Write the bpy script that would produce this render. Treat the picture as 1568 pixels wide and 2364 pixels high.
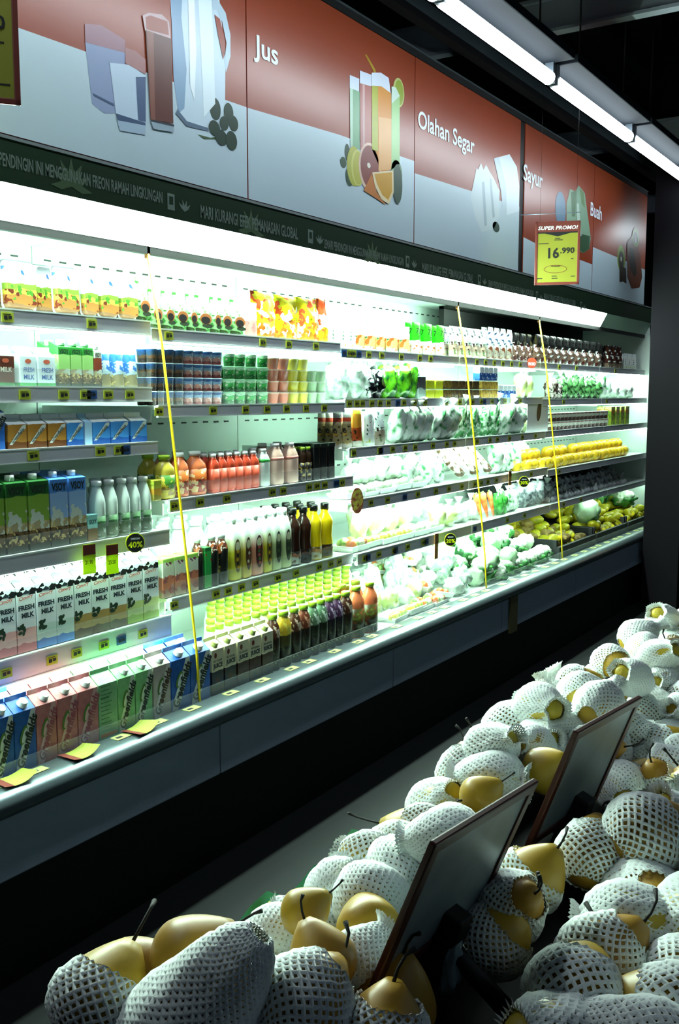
import bpy, bmesh, math, random, re
from mathutils import Vector, Matrix, noise
random.seed(7)
S = bpy.context.scene
for o in list(bpy.data.objects): bpy.data.objects.remove(o)
COL = S.collection

# ------------------------------------------------------------------ camera
EYE = Vector((0, 0, 1.45)); PITCH = math.radians(6.750); HEAD = math.radians(32.461); FPX = 2298.0
FW = Vector((math.cos(PITCH)*math.cos(HEAD), math.cos(PITCH)*math.sin(HEAD), -math.sin(PITCH)))
RT = Vector((math.sin(HEAD), -math.cos(HEAD), 0)); UP = RT.cross(FW)
cd = bpy.data.cameras.new('camera'); cam = bpy.data.objects.new('camera', cd); COL.objects.link(cam)
cd.sensor_fit = 'VERTICAL'; cd.sensor_height = 36; cd.lens = 36*FPX/2364; cd.clip_start = .05; cd.clip_end = 60
M = Matrix((RT, UP, -FW)).transposed().to_4x4(); M.translation = EYE; cam.matrix_world = M
S.camera = cam
cd.dof.use_dof = False

# ------------------------------------------------------------------ light and exposure
S.view_settings.view_transform = 'Standard'; S.view_settings.look = 'None'
S.view_settings.gamma = 1; S.view_settings.use_curve_mapping = False
S.view_settings.exposure = 1.2
W = bpy.data.worlds.new('world'); S.world = W; W.use_nodes = True
W.node_tree.nodes['Background'].inputs[0].default_value = (.25, .42, .6, 1)
W.node_tree.nodes['Background'].inputs[1].default_value = .006
CASE_TUBE = 36.0
LAMP_TUBE = 12.0
DIFFUSER = 82.0
TUBE_COL = (.68, 1.0, .80)
LAMP_COL = (.80, .93, 1.0)
FILL_TUBE = 4.5; FILL_COL = (.55, .76, 1.0)

# ------------------------------------------------------------------ helpers
def ray(px, py): return FW + RT*((px-784)/FPX) + UP*((1182-py)/FPX)
def on_y(px, py, Y):            # point of the vertical plane Y seen at a photo position
    r = ray(px, py); t = (Y-EYE.y)/r.y; return EYE + r*t
def on_z(px, py, Z):
    r = ray(px, py); t = (Z-EYE.z)/r.z; return EYE + r*t
def XA(px, Y, Z):               # X on the line (Y, Z) along the case
    k = (px-784)/FPX; v = Vector((0, Y, Z)) - EYE
    # (v+X ex).RT = k (v+X ex).FW
    return (k*v.dot(FW) - v.dot(RT))/(RT.x - k*FW.x)

MATS = {}
def rgb(c):
    if isinstance(c, str):
        c = c.lstrip('#'); v = [int(c[i:i+2], 16)/255 for i in (0, 2, 4)]
        v = [x/12.92 if x <= .04045 else ((x+.055)/1.055)**2.4 for x in v]; return (*v, 1)
    return (*c[:3], 1)
def mat(name, c='#888888', rough=.5, metal=0, emit=0, ecol=None, spec=.5, coat=0, bump=None, alpha=None, trans=0):
    if name in MATS: return MATS[name]
    m = bpy.data.materials.new(name); m.use_nodes = True; MATS[name] = m
    b = m.node_tree.nodes['Principled BSDF']; I = b.inputs
    I['Base Color'].default_value = rgb(c); I['Roughness'].default_value = rough; I['Metallic'].default_value = metal
    I['Specular IOR Level'].default_value = spec; I['Coat Weight'].default_value = coat
    I['Transmission Weight'].default_value = trans
    if emit:
        I['Emission Color'].default_value = rgb(ecol or c); I['Emission Strength'].default_value = emit
    if alpha is not None: I['Alpha'].default_value = alpha
    if bump:
        N = m.node_tree.nodes; L = m.node_tree.links
        t = N.new('ShaderNodeTexCoord'); n = N.new('ShaderNodeTexNoise'); n.inputs['Scale'].default_value = bump[0]
        n.inputs['Detail'].default_value = 4
        bp = N.new('ShaderNodeBump'); bp.inputs['Strength'].default_value = bump[1]; bp.inputs['Distance'].default_value = .01
        L.new(t.outputs['Object'], n.inputs['Vector']); L.new(n.outputs['Fac'], bp.inputs['Height']); L.new(bp.outputs[0], I['Normal'])
    return m
def printmat(name, H, stops, jit=0, blot=(), rough=.35, spec=.5, interp='CONSTANT', js=25):
    """printed wrapper: colour bands by height, then blotches (z0, z1, colour, scale, threshold) between two heights"""
    if name in MATS: return MATS[name]
    m = mat(name, '#ffffff', rough, spec=spec); N = m.node_tree.nodes; L = m.node_tree.links
    b = N['Principled BSDF']
    t = N.new('ShaderNodeTexCoord'); s = N.new('ShaderNodeSeparateXYZ'); L.new(t.outputs['Object'], s.inputs[0])
    zs = s.outputs['Z']
    dv = N.new('ShaderNodeMath'); dv.operation = 'DIVIDE'; L.new(zs, dv.inputs[0]); dv.inputs[1].default_value = H
    fac = dv.outputs[0]
    if jit:
        n = N.new('ShaderNodeTexNoise'); n.inputs['Scale'].default_value = js; n.inputs['Detail'].default_value = 1
        L.new(t.outputs['Object'], n.inputs['Vector'])
        a = N.new('ShaderNodeMath'); a.operation = 'MULTIPLY_ADD'; L.new(n.outputs['Fac'], a.inputs[0]); a.inputs[1].default_value = jit
        a.inputs[2].default_value = -jit/2
        ad = N.new('ShaderNodeMath'); L.new(a.outputs[0], ad.inputs[0]); L.new(fac, ad.inputs[1]); fac = ad.outputs[0]
    r = N.new('ShaderNodeValToRGB'); r.color_ramp.interpolation = interp; e = r.color_ramp.elements
    e[0].position = stops[0][0]; e[0].color = rgb(stops[0][1])
    if len(stops) > 1: e[1].position = stops[1][0]; e[1].color = rgb(stops[1][1])
    else: e[1].position = 1; e[1].color = rgb(stops[0][1])
    for p, c in stops[2:]:
        q = e.new(p); q.color = rgb(c)
    L.new(fac, r.inputs[0]); out = r.outputs[0]
    for i, (z0, z1, c, sc, th) in enumerate(blot):
        n = N.new('ShaderNodeTexNoise'); n.inputs['Scale'].default_value = sc; n.inputs['Detail'].default_value = 2
        mp = N.new('ShaderNodeMapping'); mp.inputs['Location'].default_value = (i*3.1, i*1.7, i*2.3)
        L.new(t.outputs['Object'], mp.inputs[0]); L.new(mp.outputs[0], n.inputs['Vector'])
        g = N.new('ShaderNodeMath'); g.operation = 'GREATER_THAN'; L.new(n.outputs['Fac'], g.inputs[0]); g.inputs[1].default_value = th
        a = N.new('ShaderNodeMath'); a.operation = 'GREATER_THAN'; L.new(dv.outputs[0], a.inputs[0]); a.inputs[1].default_value = z0
        c2 = N.new('ShaderNodeMath'); c2.operation = 'LESS_THAN'; L.new(dv.outputs[0], c2.inputs[0]); c2.inputs[1].default_value = z1
        p1 = N.new('ShaderNodeMath'); p1.operation = 'MULTIPLY'; L.new(g.outputs[0], p1.inputs[0]); L.new(a.outputs[0], p1.inputs[1])
        p2 = N.new('ShaderNodeMath'); p2.operation = 'MULTIPLY'; L.new(p1.outputs[0], p2.inputs[0]); L.new(c2.outputs[0], p2.inputs[1])
        mx = N.new('ShaderNodeMix'); mx.data_type = 'RGBA'; L.new(p2.outputs[0], mx.inputs[0]); L.new(out, mx.inputs[6])
        mx.inputs[7].default_value = rgb(c); out = mx.outputs[2]
    L.new(out, b.inputs['Base Color'])
    return m
def mottled(name, c1, c2, scale=30, rough=.5, lo=.4, hi=.6, bump=.3, spec=.5, detail=3, coat=0):
    if name in MATS: return MATS[name]
    m = mat(name, c1, rough, spec=spec, coat=coat); N = m.node_tree.nodes; L = m.node_tree.links; b = N['Principled BSDF']
    t = N.new('ShaderNodeTexCoord'); n = N.new('ShaderNodeTexNoise'); n.inputs['Scale'].default_value = scale; n.inputs['Detail'].default_value = detail
    L.new(t.outputs['Object'], n.inputs['Vector']); r = N.new('ShaderNodeValToRGB'); e = r.color_ramp.elements
    e[0].position = lo; e[0].color = rgb(c1); e[1].position = hi; e[1].color = rgb(c2)
    L.new(n.outputs['Fac'], r.inputs[0]); L.new(r.outputs[0], b.inputs['Base Color'])
    if bump:
        bp = N.new('ShaderNodeBump'); bp.inputs['Strength'].default_value = bump; bp.inputs['Distance'].default_value = .01
        L.new(n.outputs['Fac'], bp.inputs['Height']); L.new(bp.outputs[0], b.inputs['Normal'])
    return m
def film(name, c='#e8f4f0', op=.25, rough=.15):      # clear plastic: part see-through, part glossy
    if name in MATS: return MATS[name]
    m = bpy.data.materials.new(name); m.use_nodes = True; MATS[name] = m; N = m.node_tree.nodes; L = m.node_tree.links
    b = N['Principled BSDF']; b.inputs['Base Color'].default_value = rgb(c); b.inputs['Roughness'].default_value = rough
    tr = N.new('ShaderNodeBsdfTransparent'); mx = N.new('ShaderNodeMixShader'); mx.inputs[0].default_value = op
    L.new(tr.outputs[0], mx.inputs[1]); L.new(b.outputs[0], mx.inputs[2]); L.new(mx.outputs[0], N['Material Output'].inputs[0])
    return m

def paper(name, c):      # thin printed card: lets some light through
    if name in MATS: return MATS[name]
    m = mat(name, c, .5); N = m.node_tree.nodes; L = m.node_tree.links; b = N['Principled BSDF']
    tr = N.new('ShaderNodeBsdfTranslucent'); tr.inputs[0].default_value = rgb(c); mx = N.new('ShaderNodeMixShader'); mx.inputs[0].default_value = .45
    L.new(b.outputs[0], mx.inputs[1]); L.new(tr.outputs[0], mx.inputs[2]); L.new(mx.outputs[0], N['Material Output'].inputs[0]); return m

class MB:
    def __init__(s): s.v = []; s.f = []; s.m = []; s.mats = []; s.sm = []
    def mi(s, m):
        if m not in s.mats: s.mats.append(m)
        return s.mats.index(m)
    def add(s, vs, fs, m, smooth=False, mx=None):
        k = len(s.v); i = s.mi(m)
        for p in vs:
            p = Vector(p); s.v.append(mx @ p if mx else p)
        for f in fs: s.f.append([k+a for a in f]); s.m.append(i); s.sm.append(smooth)
        return s
    def box(s, x0, x1, y0, y1, z0, z1, m, bev=0, mx=None, smooth=False):
        if bev:
            bm = bmesh.new(); bmesh.ops.create_cube(bm, size=1)
            for v in bm.verts: v.co = Vector(((x0+x1)/2+v.co.x*(x1-x0), (y0+y1)/2+v.co.y*(y1-y0), (z0+z1)/2+v.co.z*(z1-z0)))
            bmesh.ops.bevel(bm, geom=list(bm.edges), offset=bev, segments=2, profile=.6, affect='EDGES')
            bm.verts.index_update(); s.add([v.co.copy() for v in bm.verts], [[v.index for v in f.verts] for f in bm.faces], m, smooth, mx); bm.free(); return s
        vs = [(x, y, z) for z in (z0, z1) for y in (y0, y1) for x in (x0, x1)]
        return s.add(vs, [(0, 2, 3, 1), (4, 5, 7, 6), (0, 1, 5, 4), (2, 6, 7, 3), (0, 4, 6, 2), (1, 3, 7, 5)], m, smooth, mx)
    def poly(s, pts, m, mx=None): return s.add(pts, [list(range(len(pts)))], m, False, mx)
    def lathe(s, prof, m, n=20, c=(0, 0, 0), mx=None, sq=0, smooth=True, pm=None):
        """prof: (r, z) list; sq > 0 squares the section"""
        vs = []
        for r, z in prof:
            for i in range(n):
                a = 2*math.pi*(i+.5)/n; x, y = math.cos(a), math.sin(a)
                if sq:
                    k = (abs(x)**(2+sq*6)+abs(y)**(2+sq*6))**(-1/(2+sq*6)); x *= k; y *= k
                vs.append((c[0]+r*x, c[1]+r*y, c[2]+z))
        for j in range(len(prof)-1):
            mm = pm[j] if pm else m
            fs = [(j*n+i, j*n+(i+1) % n, (j+1)*n+(i+1) % n, (j+1)*n+i) for i in range(n)]
            k = len(s.v)
            if j == 0: base = k; s.add(vs, [], mm, False, mx)
            i0 = s.mi(mm)
            for f in fs: s.f.append([base+a for a in f]); s.m.append(i0); s.sm.append(smooth)
        for j, rev in ((0, True), (len(prof)-1, False)):
            if prof[j][0] > 1e-5:
                f = [base+j*n+i for i in range(n)]; s.f.append(f[::-1] if rev else f)
                s.m.append(s.mi((pm[0] if rev else pm[-1]) if pm else m)); s.sm.append(False)
        return s
    def tube(s, pts, r, m, n=8, smooth=True):
        pts = [Vector(p) for p in pts]; vs = []; k = len(pts)
        for j, p in enumerate(pts):
            d = (pts[min(j+1, k-1)]-pts[max(j-1, 0)]).normalized()
            a = d.orthogonal().normalized() if j == 0 else (a - d*a.dot(d)).normalized()
            b = d.cross(a); rr = r[j] if isinstance(r, (list, tuple)) else r
            for i in range(n):
                t = 2*math.pi*i/n; vs.append(p + a*math.cos(t)*rr + b*math.sin(t)*rr)
        fs = [(j*n+i, j*n+(i+1) % n, (j+1)*n+(i+1) % n, (j+1)*n+i) for j in range(k-1) for i in range(n)]
        fs += [list(range(n))[::-1], [(k-1)*n+i for i in range(n)]]
        return s.add(vs, fs, m, smooth)
    def blob(s, c, r, m, amp=.1, fr=3, seed=0, sub=3, mx=None, smooth=True):
        bm = bmesh.new(); bmesh.ops.create_icosphere(bm, subdivisions=sub, radius=1)
        r = r if isinstance(r, (tuple, list)) else (r, r, r); vs = []
        for v in bm.verts:
            k = 1 + amp*noise.noise(v.co*fr+Vector((seed*7.3, seed*1.9, 0)))*2
            vs.append(Vector((c[0]+v.co.x*r[0]*k, c[1]+v.co.y*r[1]*k, c[2]+v.co.z*r[2]*k)))
        bm.verts.index_update(); s.add(vs, [[v.index for v in f.verts] for f in bm.faces], m, smooth, mx); bm.free(); return s
    def mesh(s, name):
        me = bpy.data.meshes.new(name); me.from_pydata([tuple(v) for v in s.v], [], s.f)
        for m in s.mats: me.materials.append(m)
        me.polygons.foreach_set('material_index', s.m); me.polygons.foreach_set('use_smooth', s.sm); me.update(); return me
    def build(s, name, parent=None):
        o = bpy.data.objects.new(name, s.mesh(name)); COL.objects.link(o); o.parent = parent; return o
def link(name, data, parent=None, loc=(0, 0, 0), rot=(0, 0, 0)):
    o = bpy.data.objects.new(name, data); COL.objects.link(o); o.parent = parent; o.location = loc; o.rotation_euler = rot; return o
def tag(o, label, cat, group=None, kind=None):
    o['label'] = label; o['category'] = cat
    if group: o['group'] = group
    if kind: o['kind'] = kind
    return o
def struct(o): o['kind'] = 'structure'; return o

TXT = {}
def text_mesh(s, m, w=None, h=None, shear=0, bold=.022, res=2):
    """lettering lying in the XZ plane, facing -Y, centred on the origin, fitted to width w and height h"""
    key = (s, m.name, w, h, shear, bold)
    if key in TXT: return TXT[key]
    c = bpy.data.curves.new('lettering', 'FONT'); c.body = s; c.size = 1; c.resolution_u = res; c.shear = shear; c.offset = bold
    o = bpy.data.objects.new('lettering', c); COL.objects.link(o); bpy.context.view_layer.update()
    me = bpy.data.meshes.new_from_object(o.evaluated_get(bpy.context.evaluated_depsgraph_get()))
    bpy.data.objects.remove(o); bpy.data.curves.remove(c)
    xs = [v.co.x for v in me.vertices]; ys = [v.co.y for v in me.vertices]
    x0, x1, y0, y1 = min(xs), max(xs), min(ys), max(ys)
    kh = h/(y1-y0) if h else None; kw = w/(x1-x0) if w else kh; kh = kh or kw
    for v in me.vertices: v.co = Vector(((v.co.x-(x0+x1)/2)*kw, 0, (v.co.y-(y0+y1)/2)*kh))
    me.materials.clear(); me.materials.append(m); me.name = 'lettering'; TXT[key] = me; return me
def merge_into(mb, me, m, loc, roty=0, mx=None):
    T = (mx or Matrix.Identity(4)) @ Matrix.Translation(loc) @ Matrix.Rotation(roty, 4, 'Y')
    mb.add([v.co for v in me.vertices], [list(p.vertices) for p in me.polygons], m, False, T)

ORD = ['first', 'second', 'third', 'fourth', 'fifth', 'sixth', 'seventh', 'eighth', 'ninth', 'tenth', 'eleventh', 'twelfth',
       'thirteenth', 'fourteenth', 'fifteenth', 'sixteenth', 'seventeenth', 'eighteenth', 'nineteenth', 'twentieth',
       'twenty-first', 'twenty-second', 'twenty-third', 'twenty-fourth', 'twenty-fifth', 'twenty-sixth', 'twenty-seventh', 'twenty-eighth']
class Proto:
    def __init__(s, name, cat): s.name = name; s.cat = cat; s.parts = []
    def part(s, name, mb, sub=(), label=None): s.parts.append((name, mb.mesh(name) if isinstance(mb, MB) else mb, sub, label)); return s
def place(p, loc, rz, label, group=None, sc=1, rot=None):
    if len(p.parts) == 1 and not p.parts[0][2]:
        o = link(p.name, p.parts[0][1])
    else:
        o = link(p.name, None); o.empty_display_size = .02
        for n, me, sub, lb in p.parts:
            c = link(n, me, o)
            if lb: c['label'] = lb
            for n2, me2 in sub: link(n2, me2, c)
    o.location = loc; o.rotation_euler = rot or (0, 0, rz)
    o.scale = sc if isinstance(sc, (tuple, list)) else (sc, sc, sc)
    return tag(o, label, p.cat, group)

# ------------------------------------------------------------------ common materials
WHITE = mat('white_enamel', '#dfe8e4', .35)
BACK = mat('case_back_white', '#c9d8d2', .5)
RAIL = mat('price_rail_grey', '#c3c7cd', .35)
STEEL = mat('brushed_steel', '#69767a', .3, metal=.7, bump=(60, .05))
PANEL = mat('grey_front_panel', '#98a8b8', .5, bump=(200, .05))
KICK = mat('black_kick_plate', '#08090a', .6)
BLACK = mat('black_plastic', '#060707', .55, spec=.3)
INK = mat('black_ink', '#0a0c0e', .5)
PAPERW = mat('white_print', '#e8eeee', .4)
TUBE = mat('case_tube_light', '#ffffff', .4, emit=CASE_TUBE, ecol=TUBE_COL)
LAMP = mat('ceiling_tube_light', '#ffffff', .4, emit=LAMP_TUBE, ecol=LAMP_COL)
DIFF = mat('lit_diffuser', '#ffffff', .4, emit=DIFFUSER, ecol=(.74, 1, .86))
DIFF_OFF = mat('unlit_diffuser', '#9fb8aa', .4)
TAGY = mat('price_tag_yellow', '#a9b52c', .5)
TAGB = mat('price_tag_blue', '#1f4f8c', .5)
GREEN_STRIP = mat('dark_green_fascia', '#0d2613', .75, spec=.2)
YCORD = mat('yellow_cord', '#e6c800', .5)

# ------------------------------------------------------------------ setting: floor, walls, ceiling, column
def tile_floor():
    m = mat('floor_tiles', '#1d2223', .55, spec=.15); N = m.node_tree.nodes; L = m.node_tree.links; b = N['Principled BSDF']
    t = N.new('ShaderNodeTexCoord'); br = N.new('ShaderNodeTexBrick'); br.offset = 0; br.squash = 1
    br.inputs['Scale'].default_value = 1; br.inputs['Mortar Size'].default_value = .004
    br.inputs['Brick Width'].default_value = .6; br.inputs['Row Height'].default_value = .6
    br.inputs['Color1'].default_value = rgb('#101415'); br.inputs['Color2'].default_value = rgb('#0e1213'); br.inputs['Mortar'].default_value = rgb('#0b0d0d')
    n = N.new('ShaderNodeTexNoise'); n.inputs['Scale'].default_value = 9; n.inputs['Detail'].default_value = 6
    mx = N.new('ShaderNodeMix'); mx.data_type = 'RGBA'; mx.blend_type = 'MULTIPLY'; mx.inputs[0].default_value = .35
    L.new(t.outputs['Object'], br.inputs['Vector']); L.new(t.outputs['Object'], n.inputs['Vector'])
    L.new(br.outputs['Color'], mx.inputs[6]); L.new(n.outputs['Color'], mx.inputs[7]); L.new(mx.outputs[2], b.inputs['Base Color'])
    return m
struct(MB().box(-4, 13, -5, 3.2, -.05, 0, tile_floor()).build('floor'))
DARK = mat('dark_ceiling_paint', '#0c0e10', .8); BEAM = mat('beam_paint', '#6a6e78', .6)
struct(MB().box(-4, 13, -5, 3.2, 3.9, 3.95, DARK).build('ceiling'))
struct(MB().box(-4, 13, 2.86, 2.96, 0, 3.9, mat('back_wall_paint', '#131418', .7)).build('wall_back'))
struct(MB().box(12.9, 13, -5, 2.86, 0, 3.9, mat('end_wall_paint', '#0a0a0d', .8)).build('wall_right'))
struct(MB().box(6.78, 7.35, 1.62, 1.86, 0, 3.9, mat('dark_column_paint', '#0a080c', .9, spec=.1), bev=.004).build('wall_column'))
# roof beams
k = 0
for bx in (2.35, 4.45, 6.75, 9.2):
    mb = MB()
    mb.box(bx, bx+.06, -5, 2.86, 3.06, 3.075, BEAM).box(bx+.022, bx+.038, -5, 2.86, 3.075, 3.2, BEAM).box(bx, bx+.06, -5, 2.86, 3.2, 3.215, BEAM)
    o = struct(mb.build('trim_%d' % (k+1))); k += 1
mb = MB().box(-2, 12.9, 1.99, 2.04, 2.955, 2.985, mat('trim_black', '#0a0b0d', .8, spec=.1)).box(-2, 12.9, 1.994, 1.999, 2.985, 3.04, STEEL)
struct(mb.build('trim_5'))
mb = MB().box(-4, 12.9, .55, .66, 3.22, 3.3, BEAM); struct(mb.build('trim_6'))

# ------------------------------------------------------------------ ceiling tube lamps
LX = [(-.10, .98), (1.00, 2.04), (2.06, 3.12), (3.16, 4.18), (4.235, 5.32), (5.375, 6.42), (6.47, 7.5), (7.55, 8.6)]
HOUS = mat('lamp_housing_grey', '#070c11', .8, spec=.1)
for i, (a, b) in enumerate(LX):
    t = link('tube_lamp', None, None, ((a+b)/2, 1.605, 2.76)); h = (b-a)/2
    MB().box(-h-.009, h+.009, -.105, .05, .075, .11, HOUS, bev=.006).box(-h-.009, h+.009, .036, .05, .02, .08, HOUS).build('housing', t)  # second box: lip added to cut lamp light towards the sign tops
    MB().tube([(-h+.015, 0, .012), (h-.015, 0, .012)], .028, LAMP, 14).build('light_tube', t)
    for s in (-1, 1): MB().box(s*h-.012, s*h+.012, -.018, .018, -.006, .08, mat('lamp_holder_grey', '#3a4248', .5)).build('tube_holder', t)
    for s in (-.6, .6): MB().tube([(s*h, -.03, .10), (s*h, -.03, 1.13)], .004, BLACK, 6).build('hanging_rod', t)
    tag(t, 'white tube lamp over the aisle, %s in line from the near end' % ORD[i], 'lamp', 'tube lamps in a line over the aisle')
FILL_LAMP = mat('added_fill_tube_light', '#ffffff', .4, emit=FILL_TUBE, ecol=FILL_COL)  # unseen lamp row added to brighten the front panels and near pears
for i in range(5):
    t = link('tube_lamp', None, None, (-.4+1.9*i, -2.3, 2.95))
    MB().box(-.63, .63, -.1, .1, .06, .10, HOUS, bev=.006).build('housing', t); MB().tube([(-.6, 0, .012), (.6, 0, .012)], .026, FILL_LAMP, 14).build('light_tube', t)
    MB().tube([(0, 0, .1), (0, 0, .94)], .004, BLACK, 6).build('hanging_rod', t)
    for s in (-1, 1): MB().box(s*.62-.012, s*.62+.012, -.018, .018, -.006, .065, BLACK).build('tube_holder', t)
    tag(t, 'added unseen fill lamp behind the pear table, %s from the near end' % ORD[i], 'lamp', 'added fill lamps out of view')

# ------------------------------------------------------------------ refrigerated cases
MODX = [1.215, 2.29, 3.37, 4.45, 5.52, 6.60, 7.675]
SH = {  # module: list of (top z, front Y, rail height, tube on)
 'A': [(1.67, 2.14, .043, 1), (1.47, 2.14, .043, .0), (1.305, 2.12, .037, 0), (1.035, 2.08, .045, .9), (.765, 2.08, .065, 1)],
 'B': [(1.65, 2.14, .038, 1), (1.415, 2.12, .037, .0), (1.125, 2.08, .038, .6), (.815, 2.08, .040, 1)],
 'C': [(1.63, 2.14, .036, 1), (1.43, 2.12, .036, .6), (1.235, 2.10, .04, .6), (1.027, 2.08, .042, .8), (.81, 2.06, .044, .8)],
 'E': [(1.63, 2.14, .036, .6), (1.42, 2.12, .036, .3), (1.235, 2.10, .036, .3), (1.01, 2.08, .036, .0), (.81, 2.06, .036, .2)]}
SH['D'] = SH['C']; SH['F'] = SH['E']
SNAME = ['top shelf', 'second shelf', 'third shelf', 'fourth shelf', 'fifth shelf']
# price tag pixel positions (x, kind) on each rail
TAGS = {
 'A': [[15, 210], [55, 145, 195, 'b210', 248, 298], [75, 230, 272, 'b288'], [], [12, 118, 175, 238, 'b278', 328]],
 'B': [[388, 605, 665, 728], [365, 490, 565, 615, 660, 705, 747], [400, 460, 522, 627, 652, 712, 730, 748, 'b775', 788], [400, 497, 525, 556, 588, 640, 682, 735, 762, 782]],
 'C': [[785, 'b793', 805, 815, 'b827', 850, 880, 925, 968, 993], [783, 'b791', 805, 822, 835, 857, 876, 895, 'b917', 931, 956, 980, 1030, 1060], [790, 815, 875, 'b878', 905, 934, 957, 998, 1030, 1048], [808, 855, 893, 'b933', 963, 1005, 1035, 1065], [817, 'b824', 841, 'b848', 873, 908, 'b912', 940, 976, 'b983']],
 'D': [[1100, 1120, 1140, 1160, 1180, 1200], [1090, 1110, 'b1117', 1135, 'b1150', 1165, 1180, 1200], [1100, 1130, 1147, 1175, 1205, 1235], [1095, 1110, 1125, 1145, 1225], [1065, 'b1095', 1170, 1210]],
 'E': [[1290, 1330], [1300], [], [1290], [1300, 1340]], 'F': [[1420], [1400], [], [], []]}
def tag_mesh(c, n):
    mb = MB().box(-.019, .019, -.0015, 0, -.0125, .0125, c)
    mb.box(-.012, -.001, -.002, -.0014, -.006, .004, INK).box(.002, .013, -.002, -.0014, -.004, .004, INK).box(-.014, .010, -.002, -.0014, .007, .0085, INK)
    return mb.mesh(n)
TMY = tag_mesh(TAGY, 'price_tag'); TMB = tag_mesh(TAGB, 'price_tag')
SLOT = mat('air_slot_dark', '#26302d', .7)
case_word = ['nearest', 'second', 'third', 'fourth', 'fifth', 'farthest']
holds = ['milk and soy cartons', 'pouches, cups and juice bottles', 'trays, bags and lettuce', 'white bags and cauliflower', 'dark pouches, garlic and round fruit', 'yellow fruit at the dark column']
for k, L_ in enumerate('ABCDEF'):
    x0, x1 = MODX[k], MODX[k+1]; g = .002
    t = link('refrigerated_case', None, None, (x0, 2.3, 0))
    def P(mb, n, par=None):
        mb.v = [v-Vector((x0, 2.3, 0)) for v in mb.v]; return mb.build(n, par or t)
    mb = MB().box(x0+g, x1-g, 2.66, 2.74, .1, 2.02, BACK)
    for zz in (1.895, 1.337, 1.10, .60):
        n = 15
        for i in range(n): mb.box(x0+.05+i*.067, x0+.05+i*.067+.03, 2.6585, 2.6605, zz-.003, zz+.003, SLOT)
    P(mb, 'back_panel')
    P(MB().box(x0+g, x1-g, 2.155, 2.66, 1.935, 1.985, WHITE), 'roof_panel')
    P(MB().box(x0+g, x1-g, 2.00, 2.66, .44, .492, WHITE), 'lower_deck')
    P(MB().box(x0+g, x1-g, 1.905, 2.66, .285, .44, PANEL).box(x0+g, x1-g, 1.89, 1.93, .29, .455, PANEL, bev=.004), 'front_panel')
    P(MB().box(x0, x1, 1.925, 2.66, .0, .29, KICK), 'kick_plate')
    # bumper rail and top ledge
    pr = [(1.905, .445), (1.880, .450), (1.872, .468), (1.876, .490), (1.892, .502), (1.912, .506), (1.965, .508), (1.97, .500), (1.97, .455)]
    mb = MB(); n = len(pr)
    mb.add([(x, y, z) for x in (x0, x1) for y, z in pr], [(i, i+1, n+i+1, n+i) for i in range(n-1)], STEEL, True)
    P(mb, 'bumper_rail')
    P(MB().box(x0, x1, 1.972, 1.996, .44, .49, BLACK).box(x0, x1, 1.982, 1.986, .49, .535, film('clear_acrylic', op=.12)), 'air_grille')
    # canopy
    P(MB().poly([(x0, 2.10, 1.98), (x0, 2.145, 1.895), (x1, 2.145, 1.895), (x1, 2.10, 1.98)], DIFF if k < 5 else DIFF_OFF)
      .box(x0, x1, 2.152, 2.158, 1.962, 1.985, BLACK), 'canopy_light')
    P(MB().box(x0, x1, 2.146, 2.165, 1.872, 1.90, BLACK).box(x0, x1, 2.165, 2.195, 1.885, 1.935, mat('canopy_edge_grey', '#3b423c', .5)), 'canopy_edge')
    for px, wd in ((225, .012), (455, .034), (535, .03), (855, .034), (1118, .03), (1290, .03)):
        X = XA(px, 2.12, 1.93)
        if x0 < X < x1: P(MB().poly([(X-wd, 2.1275, 1.925), (X-wd, 2.139, 1.903), (X+wd, 2.139, 1.903), (X+wd, 2.1275, 1.925)], paper('diffuser_label_green', '#a8d880')), 'canopy_label')
    if k < 4: P(MB().tube([(x0+.02, 2.22, 1.905), (x1-.02, 2.22, 1.905)], .009, TUBE, 10), 'canopy_tube')
    for s, xs in enumerate((x0, x1)):
        if k == 0 and s == 0 or k == 5 and s == 1:
            P(MB().add([(xs, 2.66, .1), (xs, 1.99, .1), (xs, 1.99, .5), (xs, 2.12, 1.99), (xs, 2.66, 1.99), (xs+.02, 2.66, .1), (xs+.02, 1.99, .1), (xs+.02, 1.99, .5), (xs+.02, 2.12, 1.99), (xs+.02, 2.66, 1.99)],
              [(0, 1, 2, 3, 4), (9, 8, 7, 6, 5), (0, 5, 6, 1), (1, 6, 7, 2), (2, 7, 8, 3), (3, 8, 9, 4), (4, 9, 5, 0)], WHITE), 'end_panel')
    for si, (z, Y, rh, on) in enumerate(SH[L_]):
        sh = P(MB().box(x0+.004, x1-.004, Y+.006, 2.64, z-.012, z-.002, WHITE)
               .box(x0+.004, x0+.007, Y+.03, 2.64, z-.05, z-.012, WHITE), 'shelf')
        P(MB().box(x0+.002, x1-.002, Y-.002, Y+.006, z-rh, z+.002, RAIL).box(x0+.002, x1-.002, Y-.004, Y, z-.002, z+.002, WHITE).box(x0+.002, x1-.002, Y-.004, Y, z-rh, z-rh+.003, WHITE), 'price_rail', sh)
        if on:
            st = mat('case_tube_%d' % round(on*10), '#ffffff', .4, emit=CASE_TUBE*on, ecol=TUBE_COL)
            P(MB().tube([(x0+.02, Y+.016, z-rh+.004), (x1-.02, Y+.016, z-rh+.004)], .009, st, 10), 'light_tube', sh)
        if (L_, si) in (('A', 3), ('A', 4), ('B', 3), ('B', 2), ('B', 1), ('A', 1), ('C', 4), ('D', 4), ('C', 3)):
            P(MB().box(x0+.006, x1-.006, Y-.001, Y+.001, z+.002, z+.048, film('clear_acrylic', op=.12)), 'clear_guard', sh)
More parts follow.
